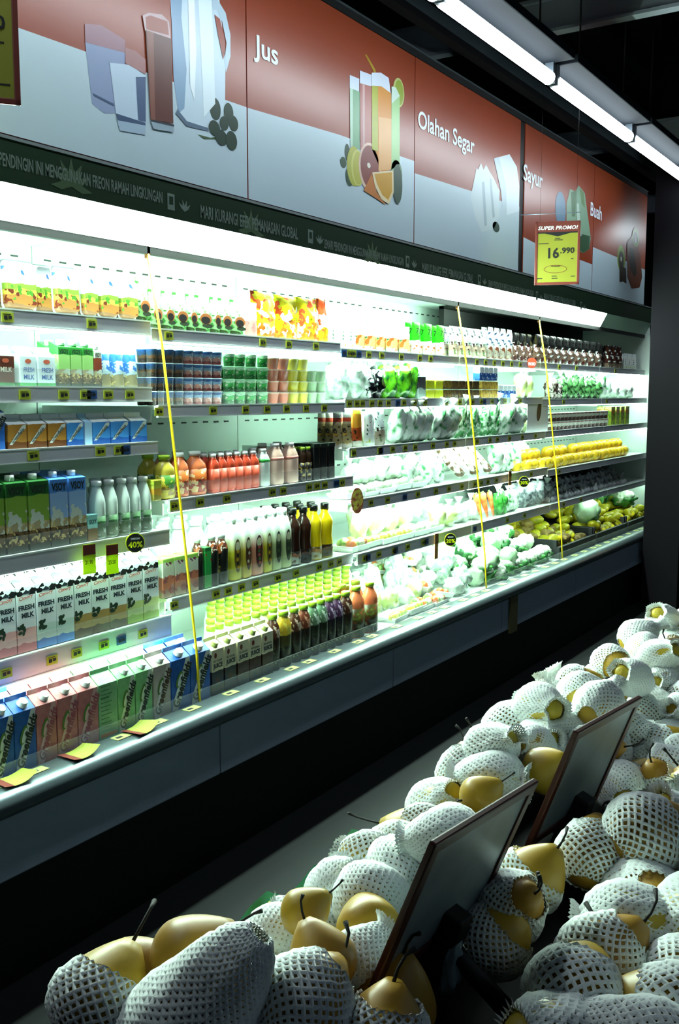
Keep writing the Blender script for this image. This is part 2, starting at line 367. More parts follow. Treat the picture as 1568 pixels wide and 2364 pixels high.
        for tg in TAGS[L_][si]:
            b = isinstance(tg, str); px = int(tg[1:]) if b else tg
            X = XA(px, Y, z-rh/2)
            if x0 < X < x1:
                o = link('price_tag', TMB if b else TMY, sh, (X-x0, Y-2.3-.0035, z-rh/2)); o['label'] = 'blue price tag' if b else 'yellow price tag'
    for j in range(7):
        xx = x0+.09+j*.148+.02*(j*k % 3); P(MB().box(xx, xx+.055, 1.925, 1.957, .5072, .5086, mat('ledge_label_green', '#8f9a5a', .5)).box(xx+.008, xx+.03, 1.934, 1.946, .5085, .5089, INK), 'ledge_label')
    if k == 3: P(MB().box(4.53, 4.62, 1.878, 1.889, .27, .452, mat('tan_strip', '#5f5a35', .5)), 'joint_cover')
    tag(t, 'open multideck refrigerator bay, %s along the aisle, holding %s' % (case_word[k], holds[k]), 'refrigerator', 'refrigerator bays standing in a line')

# green fascia strip with lettering
t = link('fascia_strip', None, None, (1.215, 2.1, 2.03))
MB().box(0, 6.46, 0, .05, -.05, .062, GREEN_STRIP).box(0, 6.46, -.004, .05, .058, .066, mat('grey_trim', '#6d7678', .4)).build('strip', t)
GREYP = mat('grey_green_print', '#56665d', .5)
def fascia_text(s, px0, py0, px1, py1, hh):
    a = on_y(px0, py0, 2.099); b = on_y(px1, py1, 2.099)
    me = text_mesh(s, GREYP, w=b.x-a.x, h=hh); o = link('lettering', me, t, ((a.x+b.x)/2-1.215, -.0015, (a.z+b.z)/2-2.03))
fascia_text('LEMARI PENDINGIN INI MENGGUNAKAN FREON RAMAH LINGKUNGAN', -60, 345, 375, 462, .034)
fascia_text('MARI KURANGI EFEK PEMANASAN GLOBAL', 463, 487, 688, 541, .04)
fascia_text('LEMARI PENDINGIN INI MENGGUNAKAN FREON RAMAH LINGKUNGAN', 748, 562, 932, 605, .034)
fascia_text('MARI KURANGI EFEK PEMANASAN GLOBAL', 975, 615, 1092, 645, .04)
fascia_text('LEMARI PENDINGIN INI MENGGUNAKAN FREON RAMAH LINGKUNGAN', 1127, 652, 1232, 680, .034)
fascia_text('MARI KURANGI EFEK PEMANASAN GLOBAL', 1256, 684, 1330, 702, .04)
LEAFP = mat('dull_leaf_print', '#29451f', .5)
def leafmark(x, z, s, m, n=5):
    mb = MB()
    for i in range(n):
        a = (i-(n-1)/2)*.55; T = Matrix.Translation((x, -.001, z)) @ Matrix.Rotation(a, 4, 'Y')
        mb.poly([(0, 0, 0), (-s*.14, 0, s*.5), (0, 0, s), (s*.14, 0, s*.5)], m, T)
    return mb
for px, py in ((395, 466), (717, 546), (941, 604), (1107, 646), (1240, 683), (1342, 706)):
    p = on_y(px, py, 2.099); x = p.x-1.215; z = p.z-2.03
    mb = MB().box(x-.016, x+.016, -.0012, -.0008, z-.024, z+.024, GREYP).box(x-.008, x+.009, -.0018, -.0014, z-.008, z+.016, GREEN_STRIP)
    mb.build('snow_emblem', t)
    mb = leafmark(x+.062, z-.02, .036, GREYP, 4); mb.build('leaf_emblem', t)
for px, py in ((165, 400), (580, 510), (860, 580)):
    p = on_y(px, py, 2.099); leafmark(p.x-1.215, p.z-2.065, .075, LEAFP, 7).build('leaf_emblem', t)
tag(t, 'long dark green fascia strip with small grey lettering along the refrigerator tops', 'sign strip')

# ------------------------------------------------------------------ header sign boards with printed pictures
SY = 2.10
RED = mat('sign_red_print', '#8c3a1e', .33, spec=.6); SWH = mat('sign_white_print', '#b6c9d2', .33, spec=.6)
def board(x0, x1, edge, art, texts, label):
    t = link('header_sign', None, None, ((x0+x1)/2, SY, 2.10)); cx = (x0+x1)/2
    MB().box(x0-cx, x1-cx, 0, .03, 0, .77, RED).build('board', t)
    def q(px, py, d=0):
        p = on_y(px, py, SY); return (max(x0-cx, min(x1-cx, p.x-cx)), -.0006*(d+1), min(.77, max(0, p.z-2.10)))
    pts = [q(*e) for e in edge]; pts = [(x0-cx, -.0006, pts[0][2])]+pts[1:-1]+[(x1-cx, -.0006, pts[-1][2])]
    MB().poly([(x0-cx, -.0006, 0), (x1-cx, -.0006, 0)]+pts[::-1], SWH).build('white_field', t)
    for nm, shapes in art:
        mb = MB(); d = 1
        for kind, c, *a in shapes:
            m = mat('print_'+c.strip('#'), c, .35)
            if kind == 'p': mb.poly([q(x, y, d) for x, y in a[0]], m)
            else:
                ex, ey, rx, ry = a[:4]; sk = a[4] if len(a) > 4 else .35
                mb.poly([q(ex+rx*math.cos(2*math.pi*i/24), ey+ry*math.sin(2*math.pi*i/24)+sk*rx*math.cos(2*math.pi*i/24), d) for i in range(24)], m)
            d += .5
        mb.build(nm, t)
    for s, l, r, top, bot in texts:
        a = on_y(*l, SY); b = on_y(*r, SY); zt = on_y(*top, SY).z; zb = on_y(*bot, SY).z
        link('lettering', text_mesh(s, mat('sign_white_ink', '#dfe8ee', .4), w=b.x-a.x, h=zt-zb, res=4, bold=.018), t, ((a.x+b.x)/2-cx, -.002, (zt+zb)/2-2.10))
    tag(t, label, 'sign')
board(1.55, 2.727, [(-60, 33), (36, 62), (200, 120), (570, 248)], [
  ('printed_glasses', [('p', '#8795b4', [(196, 98), (288, 110), (290, 262), (240, 262), (212, 240)]), ('p', '#96707c', [(195, 55), (232, 58), (288, 92), (288, 122), (196, 98)]),
    ('p', '#3f5474', [(213, 215), (262, 240), (262, 246), (216, 222)]), ('p', '#b7c9da', [(252, 145), (300, 150), (335, 176), (335, 284), (268, 275)]),
    ('p', '#9c6d6c', [(288, 110), (312, 118), (335, 138), (335, 172), (288, 146)]), ('p', '#465a7c', [(312, 178), (335, 178), (335, 282), (318, 278)]),
    ('p', '#9fb4c8', [(268, 278), (335, 288), (334, 312), (276, 302)]), ('p', '#3b5070', [(266, 262), (272, 264), (334, 284), (334, 290), (270, 278)]),
    ('p', '#b79a9c', [(327, 36), (340, 30), (372, 34), (388, 50), (392, 92), (333, 72)]), ('p', '#8d4636', [(334, 40), (345, 36), (384, 50), (388, 82), (336, 68)]), ('p', '#5a2c22', [(334, 70), (393, 90), (398, 286), (345, 276)]),
    ('p', '#7c4a3c', [(336, 71), (352, 76), (356, 278), (346, 276)]), ('p', '#93a6b4', [(345, 278), (399, 290), (399, 306), (352, 298)]), ('p', '#2c3038', [(345, 276), (399, 288), (399, 293), (346, 281)])]),
  ('printed_jug', [('p', '#bfd2de', [(390, -60), (500, -60), (512, 60), (520, 150), (519, 240), (500, 288), (455, 296), (412, 262), (400, 180), (396, 60)]),
    ('p', '#7f9db8', [(392, -60), (422, -60), (418, 40), (430, 160), (425, 250), (412, 262), (400, 180), (396, 60)]), ('p', '#d7e6ec', [(455, -50), (485, -50), (492, 100), (496, 240), (470, 270), (462, 100)]),
    ('p', '#aec4d2', [(488, -6), (503, 2), (520, 30), (531, 80), (531, 130), (521, 168), (517, 140), (522, 100), (512, 50), (498, 22), (492, 24)]),
    ('p', '#e4eef2', [(432, -40), (446, -40), (452, 120), (448, 230), (438, 200)]), ('p', '#54697f', [(408, 252), (430, 280), (480, 296), (480, 303), (430, 292), (404, 262)]), ('p', '#8e3f2c', [(494, 34), (506, 44), (514, 75), (518, 120), (514, 138), (508, 110), (500, 70)])]),
  ('printed_clover', [('p', '#38502e', [(455, 310), (485, 318), (500, 316), (500, 322), (470, 322)])]+[('e', '#10301d', x, y, a, b) for x, y, a, b in ((496, 252, 13, 26), (527, 260, 11, 22), (538, 285, 11, 18), (494, 296, 13, 18), (510, 318, 14, 18), (533, 325, 13, 22), (516, 285, 10, 16))])],
  [], 'header sign board printed with a milk jug, milk glasses and a dark clover')
board(2.733, 3.897, [(572, 249), (780, 310), (957, 372)], [
  ('printed_straw', [('p', '#a58a20', [(842, 126), (846, 126), (866, 160), (876, 200), (872, 200), (861, 162)])]),
  ('printed_glasses', [('p', '#c9d6e4', [(807, 173), (829, 182), (829, 215), (807, 205)]), ('p', '#6b9c74', [(807, 203), (830, 212), (830, 345), (808, 338)]), ('p', '#a8c8b0', [(807, 203), (814, 206), (814, 340), (808, 338)]),
    ('p', '#ced9e8', [(830, 163), (857, 173), (857, 200), (830, 193)]), ('p', '#aa6a62', [(830, 192), (858, 200), (858, 380), (831, 345)]), ('p', '#c7a09c', [(836, 194), (841, 196), (841, 340), (836, 338)]),
    ('p', '#d2dcea', [(857, 168), (878, 168), (896, 180), (901, 215), (857, 200)]), ('p', '#cf8a32', [(857, 198), (880, 200), (902, 216), (902, 392), (880, 398), (857, 345)]), ('p', '#a6ac38', [(857, 198), (871, 200), (871, 350), (857, 345)]), ('p', '#d9a463', [(872, 270), (902, 275), (902, 392), (872, 395)]),
    ('p', '#9fc88a', [(902, 208), (921, 220), (921, 378), (902, 392)]), ('p', '#c7ddd0', [(902, 200), (912, 202), (921, 222), (902, 240)])]),
  ('printed_lime_slice', [('e', '#b7c27a', 920, 214, 13, 34), ('e', '#8fa036', 921, 214, 10, 29)]),
  ('printed_fruit', [('e', '#20402a', 801, 352, 6, 20), ('e', '#24442c', 792, 375, 7, 13), ('e', '#24442c', 806, 408, 9, 22), ('e', '#a7a93f', 817, 384, 17, 46), ('e', '#c3c56a', 825, 388, 15, 42), ('e', '#b0ae44', 826, 388, 12, 38),
    ('e', '#d8b9a6', 853, 388, 26, 58), ('e', '#7f3a34', 853, 386, 22, 50), ('e', '#d9cfc4', 850, 382, 4, 6), ('p', '#b46c26', [(857, 400), (866, 440), (890, 474), (862, 455), (838, 440)]),
    ('e', '#6f9070', 914, 400, 13, 30), ('e', '#2e4a38', 916, 425, 11, 46), ('p', '#dcc9a0', [(857, 398), (906, 394), (907, 445), (896, 472), (878, 460), (863, 428)]), ('p', '#c2901c', [(862, 402), (903, 398), (903, 442), (894, 462), (880, 450), (868, 424)])])],
  [('Jus', (585, 115), (641, 130), (600, 84), (625, 160))], 'header sign board reading Jus with juice glasses and citrus fruit')
board(3.903, 5.068, [(958, 400), (1085, 440), (1150, 462), (1200, 478)], [
  ('printed_noodles', [('p', '#c3d2d6', [(1100, 388), (1104, 392), (1110, 376), (1116, 392), (1122, 380), (1130, 396), (1140, 412), (1153, 440), (1152, 500), (1140, 528), (1112, 536), (1096, 500), (1086, 456)]), ('p', '#9fb3bc', [(1112, 420), (1118, 420), (1124, 520), (1118, 522)]), ('p', '#9fb3bc', [(1130, 410), (1134, 414), (1142, 500), (1137, 504)])]),
  ('printed_tofu', [('p', '#cfdde4', [(1140, 366), (1176, 356), (1193, 385), (1199, 430), (1198, 488), (1165, 498), (1156, 440)]), ('p', '#b7c9d2', [(1140, 366), (1152, 362), (1168, 430), (1170, 496), (1162, 500), (1156, 440)])]),
  ('printed_leaf', [('e', '#1d3c2c', 1145, 524, 8, 12)])],
  [('Olahan Segar', (967, 0), (1100, 0), (975, 258), (1082, 362))], 'header sign board reading Olahan Segar with white noodles and tofu')
board(5.134, 6.268, [(1210, 548), (1237, 562), (1366, 610)], [
  ('printed_cucumber', [('e', '#577890', 1294, 484, 12, 42)]),
  ('printed_greens', [('p', '#7e9e84', [(1308, 470), (1316, 436), (1328, 442), (1336, 428), (1350, 446), (1356, 490), (1364, 550), (1360, 575), (1346, 585), (1326, 570), (1308, 530)]), ('p', '#4f7050', [(1318, 444), (1330, 440), (1328, 500), (1320, 500)]), ('p', '#5c7d4e', [(1338, 434), (1348, 446), (1350, 480), (1342, 470)]), ('p', '#35523a', [(1340, 540), (1362, 545), (1360, 575), (1346, 584), (1336, 575)]), ('p', '#adc4b4', [(1330, 470), (1336, 470), (1342, 545), (1334, 545)])])],
  [('Sayur', (1217, 0), (1262, 0), (1224, 385), (1240, 442))], 'header sign board reading Sayur with cucumber and leafy greens, behind the hanging price card')
board(6.275, 7.45, [(1371, 571), (1423, 593), (1487, 622)], [
  ('printed_fruit', [('e', '#7f9a2a', 1434, 596, 9, 30), ('e', '#20281a', 1434, 600, 6, 20), ('e', '#c9d0bc', 1434, 598, 2, 6), ('p', '#251a14', [(1430, 610), (1445, 620), (1446, 655), (1438, 650), (1430, 652)]),
    ('p', '#6d3a26', [(1447, 560), (1462, 540), (1478, 590), (1482, 640), (1476, 664), (1458, 666), (1448, 640)]), ('p', '#241c14', [(1452, 570), (1462, 575), (1470, 630), (1464, 640), (1454, 620)]), ('e', '#7f9a2a', 1467, 548, 8, 22), ('e', '#28301c', 1467, 550, 5, 14), ('e', '#c9d0bc', 1467, 556, 2, 7)])],
  [('Buah', (1377, 0), (1404, 0), (1380, 474), (1400, 515))], 'farthest header sign board reading Buah with cut kiwi fruit')
MB().box(5.070, 5.132, SY+.005, SY+.03, 2.10, 2.87, BLACK).build('sign_joint_strip')
tag(bpy.data.objects['sign_joint_strip'], 'thick black upright strip between the Olahan Segar and Sayur boards', 'strip')
tag(MB().box(1.55, 7.45, SY+.035, SY+.055, 2.10, 2.872, BLACK).build('sign_carrier_panel'), 'black carrier panel behind the row of header sign boards', 'panel')
tag(MB().box(1.55, 7.45, SY-.002, SY+.03, 2.872, 2.90, BLACK).box(1.55, 7.45, SY-.006, SY+.01, 2.90, 2.906, STEEL).build('top_trim'), 'black trim with thin bright edge along the top of the header signs', 'trim')

# ------------------------------------------------------------------ hanging promotion cards
PBROWN = mat('promo_frame_red_brown', '#6b2a1f', .45); PYEL = mat('promo_yellow_card', '#85851a', .6)
def promo(px, py, d, label, wires):
    p = EYE + ray(px, py)*d
    rz = math.atan2(EYE.x-p.x, p.y-EYE.y)
    t = link('price_card', None, None, p, (0, 0, rz)); w, h = .105, .1485
    mb = MB(); b = .0125
    mb.box(-w, w, 0, .006, -h, -h+b, PBROWN, bev=.002).box(-w, w, 0, .006, h-b, h, PBROWN, bev=.002).box(-w, -w+b, 0, .006, -h, h, PBROWN, bev=.002).box(w-b, w, 0, .006, -h, h, PBROWN, bev=.002)
    mb.build('frame', t)
    mb = MB().box(-w+.01, w-.01, .002, .004, -h+.01, h-.01, PYEL).box(-w+.01, w-.01, .001, .002, h-.05, h-.01, PBROWN)
    mb.poly([(-.065, .0012, h-.055), (0, .0012, h-.071), (.065, .0012, h-.055)], INK)
    mb.poly([(-w+.01, .0016, h-.05), (w-.01, .0016, h-.05), (w-.01, .0016, h-.056), (-w+.01, .0016, h-.056)], INK)
    for z, a, c in ((.068, .012, 0), (.061, .02, .004), (.045, .024, -.065), (-.108, .012, -.012), (-.118, .014, -.01), (-.11, .01, .075), (-.118, .012, -.08), (-.028, .006, .07)):
        mb.box(c-a, c+a, .0012, .0016, z-.0018, z+.0018, INK)
    mb.build('card', t)
    n = 32; mb = MB(); vs = []
    for i in range(n):
        a = 2*math.pi*i/n; vs += [(-.008+.052*math.cos(a), .001, -.075+.017*math.sin(a)), (-.008+.054*math.cos(a), .001, -.075+.019*math.sin(a))]
    mb.add(vs, [(2*i, 2*i+1, (2*i+3) % (2*n), (2*i+2) % (2*n)) for i in range(n)], PBROWN); mb.build('oval_outline', t)
    link('lettering', text_mesh('SUPER PROMO!', PAPERW, w=.185, h=.018, shear=.2), t, (0, .0002, h-.031))
    link('lettering', text_mesh('16', INK, w=.05, h=.05), t, (-.018, .0002, 0)); link('lettering', text_mesh('.990', INK, w=.066, h=.028), t, (.046, .0002, .011))
    link('lettering', text_mesh('PROMOSI', INK, w=.04, h=.006), t, (-.008, .0002, -.062))
    mb = MB()
    for s in (-.8, .8): mb.tube([(s*w, .003, h), (s*w, .003, 3.0-p.z)], .0005, BLACK, 5)
    mb.tube([(-1.7*w, .006, h+.035), (1.0*w, .006, h+.038)], .0016, mat('wire_grey', '#6a7484', .4, metal=.6), 6)
    mb.build('hanging_wires', t)
    tag(t, label, 'price card', 'hanging super promo price cards')
promo(1287, 584, 4.75, 'yellow super promo price card in red-brown frame hanging before the Sayur board', 1)
promo(-84, 54, 2.0, 'yellow price card in red-brown frame hanging at the near left end of the aisle', 1)

# yellow cords
for i, (a, b, w_) in enumerate((((348, 563), (463, 1480), 'nearest'), ((1042, 695), (1125, 1350), 'middle'), ((1243, 750), (1300, 1290), 'farthest'))):
    X = MODX[1+2*i] if i < 2 else MODX[4]
    X = (2.296, 4.447, 5.517)[i]
    mb = MB(); pts = [(X, 2.152, 1.885), (X, 2.10, 1.60), (X, 2.03, 1.05), (X, 1.984, .66), (X, 1.974, .505)]
    mb.tube(pts, .0042 if i else .004, YCORD, 8); o = mb.build('blind_cord'); MB().box(X-.006, X+.006, 2.146, 2.158, 1.86, 1.905, mat('orange_cord_clip', '#a8642a', .5)).build('cord_clip', o)
    tag(o, '%s of the three yellow blind cords slanting down the open refrigerator front' % w_, 'cord', 'yellow blind cords')

# round and leaf shaped shelf signs
def shelf_sign(px, py, Y, rpx, face, rim, txt, tcol, label, name='discount_disc', small=None, ry=1):
    p = on_y(px, py, Y); d = (p-EYE).dot(FW); r = rpx*d/FPX
    t = link(name, None, None, p, (0, 0, math.atan2(EYE.x-p.x, p.y-EYE.y)*.6))
    T = Matrix.Rotation(math.pi/2, 4, 'X') @ Matrix.Diagonal((1, ry, 1, 1))
    MB().lathe([(r, -.001), (r, .001)], rim, 32, mx=T, smooth=False).build('card', t)
    MB().lathe([(r*.92, .001), (r*.92, .0016)], face, 32, mx=T, smooth=False).build('face', t)
    if txt: link('lettering', text_mesh(txt, tcol, w=r*1.5, h=r*.62), t, (0, -.0022, -r*.18))
    if small: link('lettering', text_mesh(small, PAPERW, w=r*.9, h=r*.2), t, (0, -.0022, r*.42))
    MB().tube([(0, .001, 0), (0, .06, -.01)], .002, BLACK, 5).build('stalk', t)
    return tag(t, label, 'discount sign')
BY = mat('bright_yellow_ink', '#cfe000', .5)
shelf_sign(312, 1253, 2.02, 23, INK, BY, '40%', BY, 'round black disc reading 40% in yellow above the fresh milk cartons', small='DISKON')
shelf_sign(1040, 1246, 2.01, 15, INK, BY, '20%', BY, 'round black disc reading 20% in yellow on the third bay shelf rail', small='DISKON')
shelf_sign(1210, 1112, 2.01, 13, INK, BY, '30%', BY, 'round black disc reading 30% in yellow beside the grey garlic bags', small='DISKON')
shelf_sign(1228, 838, 2.12, 12, mat('red_disc', '#b8452c', .5), mat('red_disc', '#b8452c'), 'PROMO', PAPERW, 'round red promotion disc on the top shelf rail beside the farthest cord')
shelf_sign(825, 1156, 2.04, 15, mottled('red_leaf_card', '#5a1f18', '#7d7a2a', 60, bump=0), mat('dark_red_rim', '#6d1f1a', .5), None, None, 'oval dark red promotion card standing on the fourth shelf rail', name='oval_card', ry=2)
for px, y0, y1, lb in ((1008, 1232, 1290, 'narrow brown and orange price flag under the fifth shelf rail beside the 20% disc'), (1178, 1087, 1120, 'short dark brown price flag on the fourth shelf rail left of the 30% disc')):
    a = on_y(px, y0, 2.05); b = on_y(px, y1, 2.05); w = .017
    mb = MB().box(-w, w, -.001, .001, b.z-a.z, 0, mat('flag_orange', '#b07a3a', .5)).box(-w, w, -.002, -.001, (b.z-a.z)*.4, 0, mat('flag_brown', '#5a2418', .5))
    o = mb.build('price_flag'); o.location = a; tag(o, lb, 'price flag')
# hanging flags under the soy shelf
for i, px in enumerate((205, 258)):
    a = on_y(px, 1256, 2.05); b = on_y(px, 1325, 2.05); w = .021; h = a.z-b.z
    t = link('price_flag', None, None, a, (0, 0, -.15))
    MB().box(-w, w, -.001, .001, -h, 0, paper('flag_yellow_green', '#a9bb2e')).build('card', t)
    MB().box(-w*.97, w*.97, -.002, -.001, -h*.36, -.002, PBROWN).build('heading', t)
    link('lettering', text_mesh(('21.90', '23.50')[i], INK, w=w*1.2, h=.012), t, (-.002, -.0022, -h*.6))
    tag(t, '%s of two yellow-green price flags with red headings hanging above the fresh milk' % ('left', 'right')[i], 'price flag', 'price flags above the fresh milk')
# curled price strips lying on the ledge
for i, (px, py) in enumerate(((20, 1795), (180, 1738), (315, 1680))):
    p = on_z(px, py, .512); mb = MB(); n = 10; vs = []
    for j in range(n+1):
        u = j/n; x = -.045+.09*u
        for v, yy in ((0, -.045), (1, .045)): vs.append((x, yy*.75, .0015+.022*(max(0, u-.45)**2)*3*(1-v*.5)+.016*max(0, .3-u)))
    mb.add(vs[:], [(2*j, 2*j+2, 2*j+3, 2*j+1) for j in range(3)], PBROWN, True); mb.add(vs, [(2*j, 2*j+2, 2*j+3, 2*j+1) for j in range(3, n)], mat('strip_yellow', '#8a9438', .5), True)
    o = mb.build('price_strip'); o.location = (p.x, 1.935, .508); o.rotation_euler = (0, 0, .12*(i-1))
    tag(o, 'curled yellow price strip lying on the steel ledge, %s from the near end' % ORD[i], 'price strip', 'curled price strips')

# ------------------------------------------------------------------ products
CNT = {}
def lab(desc, loc, row=0):
    k = (desc, loc, row); CNT[k] = n = CNT.get(k, -1)+1
    return '%s, %s %s, %s' % (desc, ORD[min(n, 27)], 'from left' if not row else 'in back row %s' % ['', 'one', 'two', 'three', 'four', 'five', 'six'][row], loc)
def loc_of(L_, si):
    b = {'A': 'nearest bay', 'B': 'second bay', 'C': 'third bay', 'D': 'fourth bay', 'E': 'fifth bay', 'F': 'farthest bay'}[L_]
    return '%s %s' % (b, 'bottom deck' if si == 5 else SNAME[si])
def shelf(L_, si):
    return (.4925, 1.995) if si == 5 else (SH[L_][si][0], SH[L_][si][1]+.022)
def row(p, W0, D0, L_, si, spans, desc, rows=1, y0=0, z0=0, gapy=.006, group=None, skipfront=False, jit=.0, hs=1, lean=0):
    z, Yf = shelf(L_, si); z += z0; Yf += y0
    for r in range(rows):
        if skipfront and r == 0: continue
        for (a, b) in spans:
            xa, xb = XA(a, Yf, z), XA(b, Yf, z); w = (xb-xa)
            place(p, ((xa+xb)/2+random.uniform(-jit, jit), Yf+D0/2+r*(D0+gapy), z), random.uniform(-.03, .03), lab(desc, loc_of(L_, si), r), group or desc+'s',
                  sc=(max(.7, min(1.35, w*.96/W0)), 1, hs), rot=(lean, 0, random.uniform(-.03, .03)) if lean else None)
def spans(px0, px1, n):    # equal real widths are close to equal pixel widths here
    return [(px0+(px1-px0)*i/n, px0+(px1-px0)*(i+1)/n) for i in range(n)]

def gable(mb, w, d, h, g, fin, m, top=None):
    x, y = w/2, d/2; top = top or m
    mb.box(-x, x, -y, y, 0, h, m, bev=.0015)
    T = h-.0005
    mb.add([(-x, -y, T), (x, -y, T), (x, y, T), (-x, y, T), (-x, 0, h+g), (x, 0, h+g), (-x+.012, 0, h+g*.55), (x-.012, 0, h+g*.55)],
           [(0, 1, 5, 4), (2, 3, 4, 5), (3, 0, 6), (0, 4, 6), (4, 3, 6), (1, 2, 7), (5, 1, 7), (2, 5, 7)], top)
    mb.box(-x, x, -.0018, .0018, h+g-.001, h+g+fin, top)
    return mb
def cap_on_slope(h, g, d, r, m, x=0, k=.45):
    T = Matrix.Translation((x, -d/2*(1-k), h+g*k)) @ Matrix.Rotation(math.atan2(g, d/2), 4, 'X')
    return MB().lathe([(r*1.15, 0), (r*1.15, .003), (r, .004), (r, .014), (r*.85, .016)], m, 16, mx=T)
def frontpoly(mb, pts, m, y): return mb.poly([(x, y, z) for x, z in pts], m)
def fell(mb, cx, cz, rx, rz, m, y, rot=0, n=20):
    c, s = math.cos(rot), math.sin(rot)
    return mb.poly([(cx+rx*math.cos(2*math.pi*i/n)*c-rz*math.sin(2*math.pi*i/n)*s, y, cz+rx*math.cos(2*math.pi*i/n)*s+rz*math.sin(2*math.pi*i/n)*c) for i in range(n)], m)
CAPW = mat('white_cap', '#e6ecec', .35); CAPG = mat('yellow_green_cap', '#86a822', .35); CAPK = mat('black_cap', '#0b0c0d', .35)

# tall dairy cartons on the bottom deck: coloured, white ribbon, slanted lettering
def dairy(name, body, ink, rib, seed, textcol=None):
    w, d, h, g, f = .07, .07, .158, .026, .010; p = Proto('milk_carton', 'milk carton')
    bm_ = mottled('dairy_'+name, body[0], body[1], 40, .45, .35, .65, 0)
    p.part('carton_body', gable(MB(), w, d, h, g, f, bm_))
    mb = MB(); y = -d/2-.0006; R = mat('ribbon_'+rib.strip('#'), rib, .45)
    frontpoly(mb, [(-.034, .002), (-.012, .002), (.012, .06), (.034, .13), (.034, .157), (.020, .157), (-.004, .09), (-.028, .035)], R, y)
    p.part('ribbon_print', mb)
    mb = MB(); fell(mb, -.006, .095, .010, .026, mat('leaf_badge', '#4d7a26', .5), y-.0004, -.35); fell(mb, -.004, .093, .006, .020, R, y-.0007, -.35); p.part('leaf_badge', mb)
    tm = text_mesh('Greenfields', mat('ink_'+ink.strip('#'), ink, .5), w=.14, h=.027, shear=.25, bold=.035)
    mb = MB(); merge_into(mb, tm, mat('ink_'+ink.strip('#'), ink, .5), (.004, y-.001, .078), roty=-1.18); p.part('lettering', mb)
    p.part('cap', cap_on_slope(h, g, d, .0125, CAPW, x=.004))
    return p
D_BLUE = dairy('blue', ('#1450a0', '#1f62b4'), '#0f1f18', '#d5e0dc', 1)
D_PINK = dairy('pink', ('#b8666c', '#c88480'), '#a04a5c', '#dfb6b2', 2)
D_GREEN = dairy('green', ('#74b87c', '#8cca8c'), '#1c2a20', '#d8ead2', 3)
D_BROWN = dairy('brown', ('#bcb4aa', '#aca298'), '#46331a', '#e2ded8', 4)
pb = Proto('milk_carton', 'milk carton'); mb = gable(MB(), .07, .07, .158, .026, .010, mottled('dairy_green2', '#8cc894', '#7ab884', 40, .45, .35, .65, 0)); pb.part('carton_body', mb)
mb = MB(); gi = mat('green_small_print', '#3f7a50', .5)
for i in range(12):
    z = .15-.0115*i; mb.box(-.028, -.028+.05*(.6+.4*random.random()), -.0358, -.0354, z, z+(.005 if i == 3 else .002), gi)
mb.box(-.03, .03, -.0358, -.0354, .006, .016, mat('orange_small_print', '#c87a3a', .5)); pb.part('small_print', mb); D_GREENB = pb
DW = .0705
def deckrow(p, L_, px, desc, rows=2): row(p, .07, .07, L_, 5, px, desc, rows=rows, gapy=.006)
deckrow(D_BLUE, 'A', [(-14, 36), (37, 87)], 'blue milk carton')
deckrow(D_PINK, 'A', [(88, 134), (135, 182), (183, 230)], 'pink milk carton')
deckrow(D_GREENB, 'A', [(231, 274)], 'green milk carton showing small print', rows=1)
deckrow(D_GREEN, 'A', [(275, 314), (315, 354)], 'light green milk carton')
row(D_GREEN, .07, .07, 'A', 5, [(231, 274)], 'light green milk carton', rows=2, skipfront=True)
deckrow(D_BROWN, 'A', [(355, 396)], 'white milk carton with brown lettering')
deckrow(D_BLUE, 'A', [(397, 441), (442, 487)], 'blue milk carton')

# fresh milk cartons, fifth shelf
def fresh(name, band, drink):
    w, d, h, g, f = .062, .07, .178, .026, .012; p = Proto('milk_carton', 'milk carton')
    m = printmat('fresh_'+name, h, [(0, band), (.14, drink), (.36, '#d9e2e4'), (.99, '#d9e2e4')], jit=.1, js=30, blot=((.86, 1.6, '#0a0d10', 34, .52), (.5, .66, '#0a0d10', 40, .68)))
    p.part('carton_body', gable(MB(), w, d, h, g, f, m))
    y = -d/2-.0006; ink = mat('milk_ink', '#10202c', .5); lg = mat('logo_orange', '#c0563a', .5); mb = MB()
    merge_into(mb, text_mesh('FRESH', ink, w=.052, h=.014, bold=.05), ink, (0, y, .121)); merge_into(mb, text_mesh('MILK', ink, w=.041, h=.014, bold=.05), ink, (.004, y, .100)); p.part('lettering', mb)
    mb = MB(); merge_into(mb, text_mesh('Cimory', lg, w=.046, h=.013, shear=.2), lg, (0, y, .147), roty=-.12)
    frontpoly(mb, [(-.014, .157), (.014, .157), (0, .169)], ink, y); p.part('logo', mb)
    mb = MB()
    for i in range(9): fell(mb, -.020+random.uniform(-.008, .014), .066+random.uniform(-.014, .010), .007, .0045, mat('dark_leaf_print', '#12321a', .5), y-.0002*i, random.random()*3)
    p.part('leaf_print', mb); return p
F_PINK, F_BLUE, F_BRN, F_GRN = fresh('pink', '#b05a60', '#e0a8a4'), fresh('blue', '#2f70b8', '#bfd2c8'), fresh('brown', '#4a3018', '#a8884c'), fresh('green', '#7c9a1e', '#b8c880')
fb = [-46, -4, 41, 87, 133, 174, 214, 255, 295, 332, 369]
for i, (pr_, ds) in enumerate([(F_PINK, 'pink'), (F_PINK, 'pink'), (F_PINK, 'pink'), (F_BLUE, 'blue'), (F_BLUE, 'blue'), (F_BRN, 'brown'), (F_BRN, 'brown'), (F_BRN, 'brown'), (F_GRN, 'green'), (F_GRN, 'green')]):
    row(pr_, .062, .07, 'A', 4, [(fb[i], fb[i+1])], 'fresh milk carton with %s base' % ds, rows=2)

